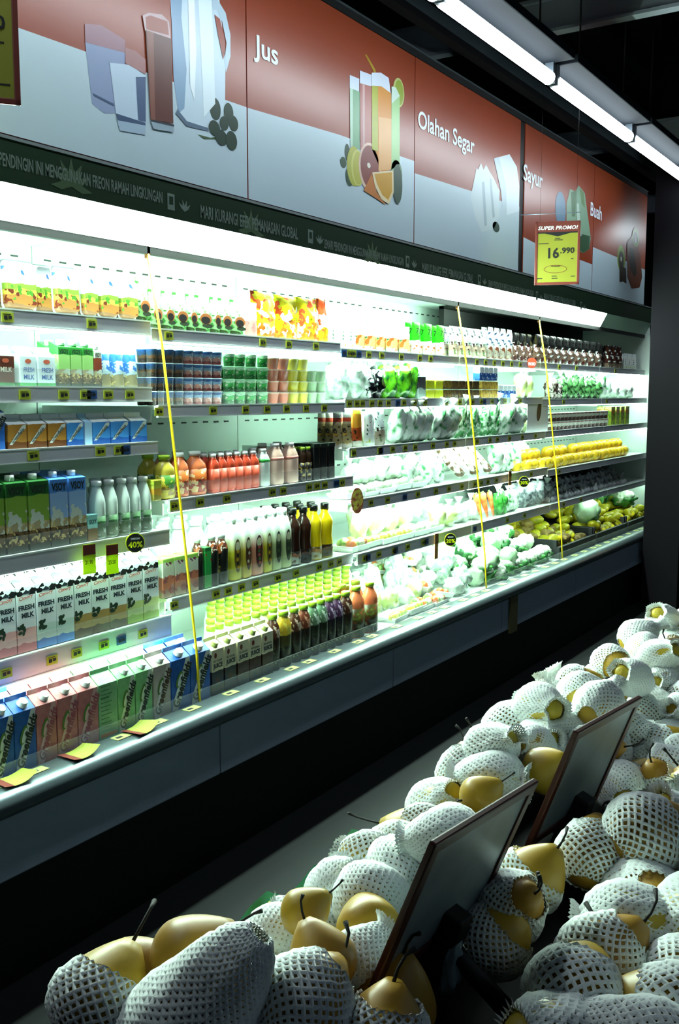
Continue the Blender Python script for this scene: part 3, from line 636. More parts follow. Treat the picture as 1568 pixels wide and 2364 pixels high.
# soy cartons
def soy(name, c0, c1, h=.185, w=.07, d=.06, cream='#c8d2c4'):
    p = Proto('soy_milk_carton', 'soy milk carton')
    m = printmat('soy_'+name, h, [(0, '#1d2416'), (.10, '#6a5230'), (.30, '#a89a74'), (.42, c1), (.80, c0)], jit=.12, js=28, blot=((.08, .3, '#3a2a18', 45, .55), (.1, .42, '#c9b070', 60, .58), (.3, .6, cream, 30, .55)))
    mb = MB().box(-w/2, w/2, -d/2, d/2, 0, h, m, bev=.002)
    mb.add([(-w/2, -d/2, h-.001), (w/2, -d/2, h-.001), (w/2, d/2, h-.001), (-w/2, d/2, h-.001), (-w/2, d/2, h+.016), (w/2, d/2, h+.016)], [(0, 1, 5, 4), (1, 2, 5), (0, 4, 3), (2, 3, 4, 5)], m)
    p.part('carton_body', mb)
    mb = MB(); ik = mat('soy_ink', '#0c1a14', .5); merge_into(mb, text_mesh('VSOY', ik, w=w*.82, h=h*.12, bold=.04), ik, (0, -d/2-.0008, h*.885)); p.part('lettering', mb)
    p.part('cap', MB().lathe([(.013, 0), (.013, .014), (.011, .016)], CAPW, 16, c=(0, -.005, h+.004)))
    return p
S_G = soy('green', '#1c5a22', '#7fa83c'); S_B = soy('blue', '#4a86d0', '#8fb2dc')
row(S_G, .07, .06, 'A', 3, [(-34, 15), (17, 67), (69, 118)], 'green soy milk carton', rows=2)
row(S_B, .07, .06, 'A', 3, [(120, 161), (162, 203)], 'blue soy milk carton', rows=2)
S_GS = soy('small_green', '#2f8a34', '#9fd07c', .112, .043, .04); S_BR = soy('small_brown', '#cfd2c8', '#8a3c28', .105, .035, .04)

# bottles
def bottle(name, cat, prof, mats, pm, cap, capc, label=None, extra=None, sq=0, n=18):
    p = Proto(name, cat); p.part('bottle_body', MB().lathe(prof, mats, n, pm=pm, sq=sq))
    if label: r0, z0, r1, z1, lm = label; p.part('label', MB().lathe([(r0, z0), (r1, z1)], lm, n, sq=sq))
    r, z, hc = cap; p.part('cap', MB().lathe([(r, z), (r*1.02, z+hc*.9), (r*.85, z+hc)], capc, 16))
    if extra: p.part(*extra)
    return p
def bottleprof(r, h, neck, sh=.62): return [(r*.85, 0), (r, .006), (r, h*sh), (r*.9, h*(sh+.09)), (neck*1.25, h*.86), (neck, h*.9), (neck, h*.94)]
GLASSB = mat('pale_bottle', '#cfe2da', .25); SOYLAB = printmat('soy_bottle_label', .06, [(0, '#3a4a3a'), (.35, '#274a2a'), (.8, '#5f8a60')], jit=.3, blot=((0, 1, '#8a9a94', 60, .58),))
B_SOY = bottle('soy_milk_bottle', 'soy milk bottle', bottleprof(.027, .165, .013), GLASSB, None, (.016, .153, .014), CAPW, (.0275, .004, .0275, .066, SOYLAB))
row(B_SOY, .056, .056, 'A', 3, [(228, 256), (257, 285), (286, 310), (311, 335), (336, 360)], 'small pale bottle with dark green label', rows=2, jit=.002)
p = Proto('soy_milk_carton', 'soy milk carton'); p.part('carton_body', MB().box(-.022, .022, -.02, .02, 0, .075, printmat('cyan_small', .075, [(0, '#6a4a20'), (.45, '#8fd0cc')], jit=.2), bev=.001))
mb = MB(); merge_into(mb, text_mesh('SOY', INK, w=.034, h=.012), INK, (0, -.021, .055)); p.part('lettering', mb)
row(p, .044, .04, 'A', 3, [(204, 227)], 'small cyan soy drink box')

# second shelf, nearest bay
def smallmilk(name, col, ink, txt, bottom):
    w, d, h, g, f = .062, .05, .082, .016, .010; p = Proto('milk_carton', 'milk carton')
    p.part('carton_body', gable(MB(), w, d, h, g, f, printmat('sm_'+name, h, [(0, bottom), (.13, col), (.97, '#dfe8ea')], jit=.03)))
    mb = MB(); im = mat('smi_'+name, ink, .5)
    for i, s in enumerate(txt): merge_into(mb, text_mesh(s, im, w=.04, h=.013), im, (.002, -d/2-.0008, .045-.019*i))
    fell(mb, 0, .068, .012, .006, mat('logo_orange', '#c0563a', .5), -d/2-.0008); p.part('lettering', mb); return p
row(smallmilk('brown', '#5a2a1c', '#d8c8b8', ['MILK'], '#2a6a34'), .062, .05, 'A', 1, [(-8, 36)], 'small brown chocolate milk carton')
row(smallmilk('white', '#dde8f0', '#204c9c', ['FRESH', 'MILK'], '#2f8a44'), .062, .05, 'A', 1, [(46, 86), (88, 130)], 'small white fresh milk carton with blue lettering')
row(S_GS, .043, .04, 'A', 1, [(137, 164), (165, 191), (192, 218)], 'slim green soy drink carton', rows=2)
row(S_BR, .035, .04, 'A', 1, [(219, 237)], 'slim white and brown drink carton')
BP = printmat('blue_pack', .125, [(0, '#8a7a50'), (.3, '#b8d0de'), (.62, '#3a74c4'), (.78, '#a8c8e8')], jit=.2, js=40, blot=((.3, .75, '#2f68b8', 60, .55), (.05, .3, '#c8b060', 50, .55)))
def pouch(w, t, h, m, nm='pouch', cat='pouch', seal=.9, nx=10, nz=14, crumple=.0025, part2=None, gus=1):
    """soft pack standing on its base"""
    vs = []; fs = []; sd = random.random()*50
    for side in (-1, 1):
        for j in range(nz+1):
            v = j/nz
            for i in range(nx+1):
                u = -1+2*i/nx
                th = t/2*(1-abs(u)**3)*(max(0, 1-max(0, (v-.12))**2.2/1.0)**.9 if v < 1 else 0)*(1 if gus else min(1, v*6))
                q = Vector((u*w/2*(1-.06*math.sin(math.pi*v)), side*th, v*h)); k = crumple*noise.noise(Vector((u*3+sd, v*6, side*2)))*2
                vs.append((q.x, q.y+side*k*(1 if abs(u) < 1 and 0 < v < 1 else 0), q.z))
    n1 = (nx+1)*(nz+1)
    for s in (0, 1):
        for j in range(nz):
            for i in range(nx):
                a = s*n1+j*(nx+1)+i; f = (a, a+1, a+nx+2, a+nx+1); fs.append(f if s == 0 else f[::-1])
    fs.append([i for i in range(nx+1)][::-1]+[n1+i for i in range(nx+1)])
    p = Proto(nm, cat); p.part('pack', MB().add(vs, fs, m, True))
    if part2: p.part(*part2)
    return p
row(pouch(.054, .045, .125, BP, 'milk_bottle_pack', 'milk pack', crumple=.001), .054, .05, 'A', 1, [(238, 266), (267, 297), (298, 328)], 'blue and white milk pack', rows=2)
# third shelf, nearest bay
def lowcarton(name, c, wave, txtc):
    w, d, h, g, f = .062, .06, .066, .014, .010; p = Proto('milk_carton', 'milk carton')
    p.part('carton_body', gable(MB(), w, d, h, g, f, printmat('low_'+name, h, [(0, wave), (.3, c), (.97, '#dfe6ea')], jit=.2)))
    mb = MB(); R = mat('ribbon_#d5e0dc', '#d5e0dc', .5); y = -d/2-.0006
    frontpoly(mb, [(-.028, .012), (-.018, .012), (.028, .056), (.028, .064), (.016, .062)], R, y); p.part('ribbon_print', mb)
    mb = MB(); mm = mat('ink_low', '#223018', .5); merge_into(mb, text_mesh('Greenfields', mm, w=.054, h=.010, shear=.2), mm, (0, y-.0005, .036), roty=-.72); p.part('lettering', mb); return p
LB = lowcarton('brown', '#a8762e', '#6a3c18', 1); LU = lowcarton('blue', '#3f8ad0', '#1f58a8', 1)
row(LB, .062, .06, 'A', 2, [(19, 64), (65, 110), (111, 155)], 'small brown and white milk carton', rows=2)
row(LU, .062, .06, 'A', 2, [(156, 195), (215, 256), (257, 299), (302, 341)], 'small blue milk carton', rows=2)
row(D_BLUE, .07, .07, 'A', 2, [(-36, 14)], 'tall blue milk carton beside the small brown ones', hs=.62)
p = Proto('milk_carton', 'milk carton'); p.part('carton_body', gable(MB(), .03, .06, .066, .014, .01, mat('pale_blue_card', '#a8d0ec', .5)))
row(p, .03, .06, 'A', 2, [(196, 214)], 'narrow pale blue milk carton turned sideways')

# top shelf, nearest bay: blister packs with a sandwich picture
def blister(w, h, name, sky):
    p = Proto('blister_pack', 'sausage pack')
    m = printmat('blister_'+name, h, [(0, '#8a6a4a'), (.12, '#a8773a'), (.3, '#c9b84a'), (.40, '#7fa03a'), (.52, sky), (.8, '#e6eef2')], jit=.14, js=24, blot=((.12, .4, '#6a2c18', 45, .55), (.2, .48, '#4a8a2a', 50, .6), (.6, .85, '#3a6ab8', 40, .66), (.52, .66, '#e4f0dc', 35, .5)))
    mb = MB(); pr = []
    r = .016; n = 6
    for cx, cz, a0 in ((w/2-r, h-r, 0), (-w/2+r, h-r, 90), (-w/2+r, r, 180), (w/2-r, r, 270)):
        for i in range(n+1): a = math.radians(a0+90*i/n); pr.append((cx+r*math.cos(a), cz+r*math.sin(a)))
    k = len(pr)
    p.part('backing_card', MB().add([(x, 0, z) for x, z in pr]+[(x, .003, z) for x, z in pr], [list(range(k))[::-1], [k+i for i in range(k)]]+[(i, (i+1) % k, k+(i+1) % k, k+i) for i in range(k)], mat('card_white', '#e2eaea', .4)))
    s1 = [(x*.93, z*.93+h*.035) for x, z in pr]; s2 = [(x*.84, z*.86+h*.07) for x, z in pr]
    p.part('bulged_front', MB().add([(x, -.0005, z) for x, z in s1]+[(x, -.016, z) for x, z in s2], [[k+i for i in range(k)][::-1]]+[(i, k+i, k+(i+1) % k, (i+1) % k) for i in range(k)], m, False))
    return p
BL1 = blister(.118, .135, 'yellow', '#dfeee2'); BL2 = blister(.062, .125, 'blue', '#dfe6f2')
row(BL1, .118, .02, 'A', 0, [(-72, 6), (10, 92)], 'wide sandwich sausage pack', rows=2, lean=-.05); row(BL1, .118, .02, 'A', 0, [(128, 188)], 'sandwich sausage pack with green leaf print', lean=-.05, rows=2)
row(BL1, .118, .02, 'A', 0, [(94, 126)], 'narrow sandwich sausage pack', y0=.02, lean=-.05, rows=2); row(BL2, .062, .02, 'A', 0, [(192, 230), (231, 277), (278, 322)], 'blue edged sausage pack', rows=2, lean=-.05)
PG = printmat('bowl_pouch', .14, [(0, '#2a3c1c'), (.10, '#7fae74'), (.34, '#b8d4ac'), (.5, '#dcead8'), (.72, '#58c050'), (.84, '#dceedd')], jit=.22, js=22, blot=((.0, .45, '#3a7a34', 44, .55), (.55, .95, '#eef6ee', 30, .48), (.3, .6, '#7fbf6a', 50, .6)))
mb = MB(); fell(mb, -.004, .046, .022, .018, mat('bowl_orange', '#a8622c', .5), -.0222); fell(mb, -.005, .042, .017, .012, mat('bowl_dark', '#150d08', .5), -.0226); fell(mb, .002, .024, .020, .007, mat('bowl_shadow_green', '#1c2c14', .5), -.0222)
P_BOWL = pouch(.056, .04, .135, PG, 'snack_pouch', 'pouch', part2=('bowl_print', mb))
row(P_BOWL, .056, .04, 'A', 0, [(323, 352)], 'green pouch with bowl print', rows=2)
row(P_BOWL, .056, .04, 'B', 0, [(353, 380), (384, 408), (409, 440), (441, 459), (460, 495), (497, 513), (514, 540), (541, 571)], 'green pouch with bowl print', rows=2)
PK_ = printmat('pink_pack', .12, [(0, '#d08a84'), (.45, '#e6c8c0'), (.8, '#eef0ee')], jit=.2, blot=((.1, .4, '#6a2a2a', 60, .66),))
row(pouch(.05, .03, .12, PK_, 'snack_pouch', 'pouch'), .05, .03, 'B', 0, [(572, 603)], 'pale pink pouch')
YB = [printmat('yellow_bag%d' % i, .185, [(0, '#b8862a'), (.15, '#d8cc1c'), (.5, '#f0e020'), (.75, '#f2ea30')], jit=.35, js=18, blot=((.0, 1, '#e2562a', 26+5*i, .60), (.05, .7, '#f6efe0', 22+3*i, .56), (.0, .4, '#c86a1c', 40, .58))) for i in range(3)]
zB = .012
for i, (a, b, ds) in enumerate(((592, 650, 'yellow snack bag beside the pink pouch'), (645, 700, 'yellow snack bag between two others'), (698, 748, 'yellow and orange snack bag'))):
    row(pouch(.12, .06, .165, YB[i], 'snack_bag', 'snack bag', crumple=.006), .12, .06, 'B', 0, [(a, b)], ds, y0=.01*(i % 2), rows=2 if i == 1 else 1)
row(pouch(.07, .05, .17, printmat('orange_bag', .17, [(0, '#d8b020'), (.3, '#e8e4d8'), (.62, '#e0602c')], jit=.3, blot=((0, 1, '#e2562a', 40, .6),)), 'snack_bag', 'snack bag', crumple=.006), .07, .05, 'B', 0, [(742, 764)], 'narrow bag with orange top')
# cups on the second shelf of the second bay
def cup(r, h, m, lid, nm='yogurt_cup', cat='yogurt cup'):
    p = Proto(nm, cat); p.part('cup', MB().lathe([(r*.80, 0), (r*.84, .002), (r*.97, h-.005), (r*1.04, h-.004), (r*1.04, h-.001)], m, 18)); p.part('lid', MB().lathe([(r*1.06, h-.002), (r*1.06, h+.0005), (r*.9, h+.001)], lid, 18)); return p
LIDB = mat('blue_foil_lid', '#c5dbe8', .25)
C_DK = cup(.0185, .043, printmat('cup_dark', .043, [(0, '#3a2c26'), (.3, '#6a4a34'), (.55, '#2c4a70'), (.8, '#24508c')], jit=.3, js=60, blot=((.1, .6, '#8a8a8a', 90, .62),)), LIDB)
C_PK = cup(.0185, .043, printmat('cup_pink', .043, [(0, '#8a3a3a'), (.25, '#c08880'), (.55, '#7a9ac0'), (.78, '#24508c')], jit=.3, js=60, blot=((.2, .6, '#d8d8d8', 90, .58),)), LIDB)
C_GR = cup(.0185, .042, printmat('cup_green', .042, [(0, '#1f6a30'), (.35, '#2f9a44'), (.75, '#b8e0c0')], jit=.4, js=60, blot=((.1, .8, '#e0d0c8', 110, .62), (.1, .8, '#0f4a24', 90, .62))), mat('green_foil_lid', '#9ad8a8', .3))
def cups(p, px, n, ds, hh, y0=0, rows=2):
    for k in range(n): row(p, .0385, .0385, 'B', 1, px, ds, rows=rows, y0=y0, z0=k*hh, gapy=.001)
CW = ['bottom layer', 'second layer', 'third layer', 'top layer']
for k in range(4):
    cp = [(350, 371), (372, 386), (388, 420) if 0 else (388, 411), (412, 431)]
    row(C_DK, .0385, .0385, 'B', 1, [(352, 369), (370, 387), (388, 409), (410, 432)], 'dark blue yogurt cup, '+CW[k], rows=2, z0=k*.044, gapy=.001)
    row(C_PK, .0385, .0385, 'B', 1, [(433, 454), (455, 476), (477, 498), (499, 520)], 'pink and blue yogurt cup, '+CW[k], rows=2, z0=k*.044, gapy=.001)
    row(C_GR, .0385, .0385, 'B', 1, [(527, 550), (552, 574), (577, 600), (604, 627)], 'green pudding cup, '+CW[k], rows=2 if k < 3 else 1, z0=k*.0432, gapy=.001)
def boxpot(c, top): 
    p = Proto('dessert_cup', 'dessert cup'); m = printmat('pot_'+c.strip('#'), .04, [(0, c), (.9, top)]); p.part('cup', MB().lathe([(.014, 0), (.0185, .038), (.0192, .0385), (.0192, .040)], m, 14, sq=.5)); p.part('lid', MB().lathe([(.0195, .0398), (.0195, .0408)], mat('pot_lid', '#e6ece6', .3), 14, sq=.5)); return p
for k in range(4):
    for c, tp, ds, px in (('#c8674a', '#e8a890', 'salmon pink dessert cup', [(629, 648), (650, 673)]), ('#d8cc1e', '#ece880', 'yellow dessert cup', [(675, 694), (696, 716)]), ('#a8d0a0', '#d8ecd4', 'pale green dessert cup', [(718, 736), (738, 757)])):
        if k == 3 and ds.startswith('pale'): continue
        PP = MATS.setdefault('_p'+c, None) or boxpot(c, tp); MATS['_p'+c] = PP
        row(PP, .0385, .0385, 'B', 1, px, ds+', '+CW[k], rows=2 if k < 3 else 1, z0=k*.0415, gapy=.001)
# third shelf of the second bay
def block(w, d, h, m, nm, cat, lid=None, bev=.003):
    p = Proto(nm, cat); p.part('box', MB().box(-w/2, w/2, -d/2, d/2, 0, h, m, bev=bev))
    if lid: p.part('lid', MB().box(-w/2-.001, w/2+.001, -d/2-.001, d/2+.001, h-.012, h+.004, lid, bev=.002))
    return p
row(block(.04, .04, .06, printmat('tiny_yellow', .06, [(0, '#b0a84a'), (.3, '#d8a83a'), (.6, '#c8cc50')], jit=.3), 'dessert_box', 'dessert box', mat('yg_lid', '#b8cc3c', .4)), .04, .04, 'B', 2, [(356, 374)], 'small yellow dessert box', z0=.0)
row(bottle('juice_bottle', 'juice bottle', bottleprof(.031, .13, .014, .66), mat('amber_juice', '#b8a840', .25), None, (.017, .122, .014), CAPG, (.0315, .012, .0315, .075, printmat('amber_label', .08, [(0, '#8a6a20'), (.5, '#3f7a2a')], jit=.9, js=50, blot=((0, 1, '#c8b83a', 60, .52),)))), .062, .062, 'B', 2, [(378, 417)], 'squat amber juice bottle with green label', rows=2)
row(bottle('juice_bottle', 'juice bottle', bottleprof(.033, .135, .015, .66), mat('orange_juice', '#d8764a', .25), None, (.017, .127, .014), CAPW, (.0336, .010, .0336, .085, printmat('orange_label', .09, [(0, '#a83a20'), (.5, '#c86a2c')], jit=.9, js=50, blot=((0, 1, '#e8c890', 60, .56), (0, 1, '#5a2a14', 45, .62))))), .067, .067, 'B', 2, [(420, 446), (448, 490)], 'squat orange juice bottle', rows=2)
RJ = bottle('juice_bottle', 'juice bottle', bottleprof(.017, .125, .009, .70), mat('red_orange_drink', '#cf4a2e', .3), None, (.010, .117, .012), CAPW, (.0174, .012, .0174, .080, mat('red_orange_label', '#d0553a', .4)), sq=.6)
row(RJ, .0345, .0345, 'B', 2, spans(492, 602, 6), 'slim red-orange drink bottle', rows=3, gapy=.002)
WJ = bottle('yogurt_bottle', 'yogurt bottle', bottleprof(.019, .13, .011, .70), mat('milky_white', '#d8e4de', .3), None, (.0125, .122, .012), CAPW, (.0194, .086, .0194, .098, mat('green_band', '#2fa040', .4)), sq=.5)
row(WJ, .039, .039, 'B', 2, [(604, 629)], 'white yogurt bottle with green band', rows=2)
PJ = bottle('yogurt_bottle', 'yogurt bottle', bottleprof(.024, .145, .013, .66), mat('pale_pink_yogurt', '#d8b4a4', .3), None, (.015, .137, .012), CAPW, (.0244, .088, .0244, .1, mat('pink_band', '#c07a70', .4)), sq=.5)
row(PJ, .049, .049, 'B', 2, [(631, 663), (664, 698)], 'pale pink yogurt bottle', rows=2)
DK = block(.03, .045, .135, printmat('dark_coffee', .135, [(0, '#0c0d0e'), (.25, '#2a2418'), (.32, '#0d0f10'), (.9, '#1c2420')], jit=.05, blot=((.1, .7, '#4a4420', 70, .64),)), 'coffee_carton', 'coffee carton', mat('dark_cap_green', '#16241c', .4))
DK1 = bottle('coffee_bottle', 'coffee bottle', bottleprof(.014, .125, .009, .72), mat('dark_brown_drink', '#2c1c10', .25), None, (.010, .117, .012), CAPG, (.0144, .02, .0144, .07, printmat('gold_label', .1, [(0, '#0e0e0c')], blot=((0, 1, '#a08a3a', 80, .56),))))
row(DK1, .029, .029, 'B', 2, [(699, 711), (712, 724)], 'slim dark coffee bottle with green cap', rows=2); row(DK, .03, .045, 'B', 2, [(725, 740), (741, 757), (758, 776)], 'black coffee carton', rows=2)
# fourth shelf of the second bay
SP = block(.062, .06, .125, printmat('soft_pink_carton', .125, [(0, '#a8907c'), (.2, '#c87a5c'), (.55, '#d0d8c8'), (.9, '#9ccf5c')], jit=.25, js=30, blot=((.1, .6, '#9a5a58', 34, .56), (.6, .9, '#7a3a5c', 34, .64))), 'drink_carton', 'drink carton')
row(SP, .062, .06, 'B', 3, [(376, 404), (405, 431), (432, 460)], 'pastel drink carton with fruit print', rows=1)
TB = bottle('milk_bottle', 'milk bottle', bottleprof(.033, .20, .016, .6), mat('milky_white', '#d8e4de'), None, (.02, .19, .02), CAPW, (.0335, .02, .0335, .085, mat('lime_label', '#b8d050', .4)), sq=.3)
row(TB, .066, .066, 'B', 3, [(375, 412), (414, 450), (452, 488), (490, 528)], 'tall white milk bottle with lime label', y0=.085, rows=3)
DG = printmat('black_juice', .17, [(0, '#0c0f0c'), (.7, '#5a2a1c'), (.9, '#c8d0c0')], jit=.2, js=40, blot=((.2, .5, '#a8a02a', 70, .62), (.65, 1, '#e0dcd0', 60, .58), (.6, .9, '#b05a2c', 50, .58)))
JB = bottle('juice_bottle', 'juice bottle', bottleprof(.021, .165, .011, .7), DG, None, (.013, .155, .014), CAPW, None)
row(JB, .042, .042, 'B', 3, [(462, 474), (491, 512), (513, 534)], 'black and red juice bottle', rows=1)
row(block(.03, .04, .135, printmat('green_juice', .135, [(0, '#1f8a3c'), (.1, '#2a9a48'), (.9, '#1c6a30')], blot=((.65, .85, '#b03a2a', 60, .6),)), 'drink_carton', 'drink carton'), .03, .04, 'B', 3, [(474, 490)], 'slim bright green drink carton')
def oval_bottle(name, c, oc, pc):
    p = Proto('yogurt_bottle', 'yogurt bottle'); p.part('bottle_body', MB().lathe(bottleprof(.030, .215, .017, .64), printmat('ob_'+name, .215, [(0, c), (.45, c), (.72, '#e4ece4')], interp='LINEAR'), 20, sq=.55))
    mb = MB(); y = -.0312; fell(mb, 0, .085, .0185, .058, mat('obo_'+name, oc, .5), y, n=28); fell(mb, 0, .118, .013, .016, mat('oval_pale', '#c8c8a8', .5), y-.0006)
    for i in range(5): fell(mb, random.uniform(-.005, .005), .045+.014*i, .007, .006, mat('obf_'+name+str(i % 2), pc[i % 2], .5), y-.0006-.0002*i)
    p.part('oval_label', mb); p.part('cap', MB().lathe([(.020, .198), (.0205, .218), (.017, .222)], CAPW, 18)); return p
OB = [oval_bottle('yellow', '#c8c22c', '#6a5a1c', ('#c89a20', '#1c1a10')), oval_bottle('brown', '#c8b040', '#4a2a14', ('#7a3c1c', '#c8c0a0')), oval_bottle('pink', '#d08a74', '#4a1c1c', ('#b05a4c', '#3f6a3a')), oval_bottle('white', '#b8c490', '#1c2c18', ('#3f5a2c', '#101810'))]
for px, i, ds in (((537, 562), 0, 'yellow yogurt bottle with oval label'), ((563, 585), 1, 'yellow-brown yogurt bottle with oval label'), ((586, 612), 2, 'pink yogurt bottle with oval label'), ((613, 632), 0, 'pale yellow yogurt bottle with oval label'), ((633, 654), 3, 'white yogurt bottle with dark oval label'), ((655, 677), 3, 'white yogurt bottle with dark oval label')):
    row(OB[i], .061, .06, 'B', 3, [px], ds, rows=2)
def kettle(name, c, capc, lab_):
    prof = [(.027, 0), (.0305, .004), (.0305, .055), (.0275, .085), (.029, .115), (.0305, .140), (.026, .158), (.016, .172), (.0135, .178), (.0135, .192)]
    p = Proto('coffee_bottle' if name == 'brown' else 'tea_bottle', 'coffee bottle' if name == 'brown' else 'tea bottle'); p.part('bottle_body', MB().lathe(prof, mat('kt_'+name, c, .25), 20))
    p.part('label', MB().lathe([(.0305, .004), (.0305, .052)], printmat('ktl', .055, [(0, '#d0d4cc'), (.55, '#b0703c'), (.8, '#14110e')], jit=.5, js=50, blot=((.2, .9, '#5a2c14', 60, .58),)), 20))
    p.part('cap', MB().lathe([(.0155, .190), (.0155, .210), (.013, .213)], capc, 16)); return p
KB, KY = kettle('brown', '#2c150c', CAPK, 0), kettle('yellow', '#d8b80c', CAPK, 0)
row(KB, .061, .06, 'B', 3, [(678, 703), (704, 727)], 'dark brown bottle with black cap', rows=3); row(KY, .061, .06, 'B', 3, [(728, 751), (752, 777)], 'bright yellow bottle with black cap', rows=3)
# bottom deck of the second bay
def juicecarton(name, c2):
    w, d, h, g, f = .062, .07, .150, .024, .010; p = Proto('juice_carton', 'juice carton')
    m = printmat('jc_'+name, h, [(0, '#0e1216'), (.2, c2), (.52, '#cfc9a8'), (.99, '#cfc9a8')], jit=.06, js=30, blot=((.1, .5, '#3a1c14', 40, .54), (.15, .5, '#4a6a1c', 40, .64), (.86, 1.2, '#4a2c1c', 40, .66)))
    p.part('carton_body', gable(MB(), w, d, h, g, f, m)); ik = mat('milk_ink', '#10202c', .5); mb = MB(); y = -d/2-.0006
    merge_into(mb, text_mesh('JUICE', ik, w=.05, h=.02, bold=.05), ik, (0, y, .094)); merge_into(mb, text_mesh('NO SUGAR', ik, w=.046, h=.007), ik, (0, y, .112))
    fell(mb, -.012, .130, .007, .009, mat('logo_red_dark', '#6a2418', .5), y); p.part('lettering', mb)
    p.part('cap', cap_on_slope(h, g, d, .012, mat('olive_cap', '#9aa85c', .4))); return p
J1, J2 = juicecarton('navy', '#12202e'), juicecarton('brown', '#3a2016')
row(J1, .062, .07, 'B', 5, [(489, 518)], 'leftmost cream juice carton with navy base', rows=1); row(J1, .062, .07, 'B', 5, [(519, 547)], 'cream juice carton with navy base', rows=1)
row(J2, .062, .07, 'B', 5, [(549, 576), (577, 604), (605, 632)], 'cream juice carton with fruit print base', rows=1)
def sleeve(name, top, low, dots):
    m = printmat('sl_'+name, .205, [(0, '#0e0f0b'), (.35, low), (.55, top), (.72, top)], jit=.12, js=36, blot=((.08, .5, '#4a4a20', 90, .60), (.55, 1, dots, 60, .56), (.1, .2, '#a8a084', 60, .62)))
    return bottle('juice_bottle', 'juice bottle', bottleprof(.026, .195, .014, .7), m, None, (.0165, .180, .018), CAPG)
SV = {'brown': sleeve('brown', '#4a2a1a', '#2a1c12', '#c8b49c'), 'yellow': sleeve('yellow', '#c8a82c', '#4a4418', '#d8c850'), 'green': sleeve('green', '#5a7a5c', '#1c2416', '#c8dcc8'), 'purple': sleeve('purple', '#4a2c4c', '#1c1620', '#b8a8c0'), 'rust': sleeve('rust', '#6a3420', '#241812', '#c09070')}
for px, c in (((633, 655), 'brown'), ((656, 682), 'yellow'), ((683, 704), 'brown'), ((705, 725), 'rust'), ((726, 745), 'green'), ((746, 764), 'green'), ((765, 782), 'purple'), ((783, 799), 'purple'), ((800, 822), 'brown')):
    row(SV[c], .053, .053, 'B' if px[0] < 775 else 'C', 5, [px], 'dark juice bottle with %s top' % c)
OJ = bottle('juice_bottle', 'juice bottle', bottleprof(.030, .20, .014, .66), mat('peach_juice', '#dc7a4c', .25), None, (.0165, .186, .018), CAPG, (.0305, .006, .0305, .118, printmat('olive_label', .12, [(0, '#2c2c12'), (.5, '#4a4418')], jit=.3, blot=((0, 1, '#7a3c1c', 60, .6), (0, 1, '#5a6a20', 60, .6)))))
row(OJ, .061, .061, 'C', 5, [(823, 851), (852, 884)], 'peach orange juice bottle with green cap', rows=2)
PALEB = bottle('juice_bottle', 'juice bottle', bottleprof(.026, .190, .014, .7), mat('pale_juice', '#e6e8da', .3), None, (.0165, .176, .018), CAPG, (.0265, .01, .0265, .1, mat('pale_lime_label', '#a8b878', .4)))
for r in range(1, 6):
    row(PALEB, .053, .053, 'B', 5, spans(492, 820, 16), 'pale juice bottle with green cap, row %s' % ['', 'one', 'two', 'three', 'four', 'five'][r], y0=r*.066+.012, rows=1, jit=.003)

# ------------------------------------------------------------------ third to farthest bay goods
def sprinkle(p, lst, L_of, si, desc, dz=0, dy=.0, rx=0, jr=.2, sc=1, group=None, cnt_row=0):
    """single things at photo columns lst on the shelf si of bay L_of"""
    z, Yf = shelf(L_of, si)
    for px in lst:
        X = XA(px, Yf+dy, z+dz)
        place(p, (X, Yf+dy, z+dz), 0, lab(desc, loc_of(L_of, si), cnt_row), group or desc+'s', sc=(sc*random.uniform(.85, 1.15), sc*random.uniform(.9, 1.05), sc*random.uniform(.85, 1.2)) if 'bag' in p.name else sc*random.uniform(.93, 1.07), rot=(rx+random.uniform(-.12, .12), random.uniform(-.2, .2) if 'bag' in p.name else 0, random.uniform(-jr, jr)*(3 if 'bag' in p.name else 1)))
PKW = printmat('white_noodle_pack', .12, [(0, '#dfe8e0'), (.3, '#eef2ee'), (.8, '#dfe8ea')], blot=((.3, .7, '#2f6a4a', 60, .66), (.1, .3, '#b8cc6a', 40, .58)))
PKO = printmat('orange_food_pack', .125, [(0, '#cfe0d2'), (.14, '#d8b070'), (.5, '#e6efe8'), (.9, '#eef4f0')], jit=.15, blot=((.08, .5, '#c8682a', 34, .55), (.05, .5, '#3f7a4a', 40, .64)))
PKG = printmat('green_top_pack', .15, [(0, '#dcd8d0'), (.12, '#d8c8b8'), (.3, '#e8eee8'), (.42, '#2fd01c'), (1.1, '#2fd01c')], jit=.1, blot=((.04, .28, '#b8602a', 50, .56),))
PCL = printmat('clear_print_pack', .15, [(0, '#a8a090'), (.2, '#9a8a78'), (.42, '#dfe8e8'), (.9, '#e8f0f0')], jit=.25, blot=((.0, .5, '#3a2218', 45, .60), (.5, .95, '#4a5a5c', 60, .60), (.1, .5, '#5f7a4c', 45, .62)))
PBK = printmat('black_pouch', .17, [(0, '#4a3a34'), (.15, '#6a5448'), (.55, '#181818'), (1.0, '#0c0d0e')], jit=.35, blot=((.0, .62, '#dde4e4', 40, .58), (0, .6, '#3a1614', 50, .58)))
p_w, p_o = pouch(.075, .03, .115, PKW, 'noodle_pack', 'food pack'), pouch(.07, .03, .12, PKO, 'food_pack', 'food pack')
row(p_w, .075, .03, 'C', 0, [(768, 790), (792, 812), (813, 824)], 'white noodle pack', rows=2)
row(p_o, .07, .03, 'C', 0, [(825, 848), (849, 873), (876, 893), (895, 928), (929, 952)], 'white pack with orange dumplings', rows=2)
PG2 = pouch(.06, .03, .145, PKG, 'food_pack', 'food pack', crumple=.001)
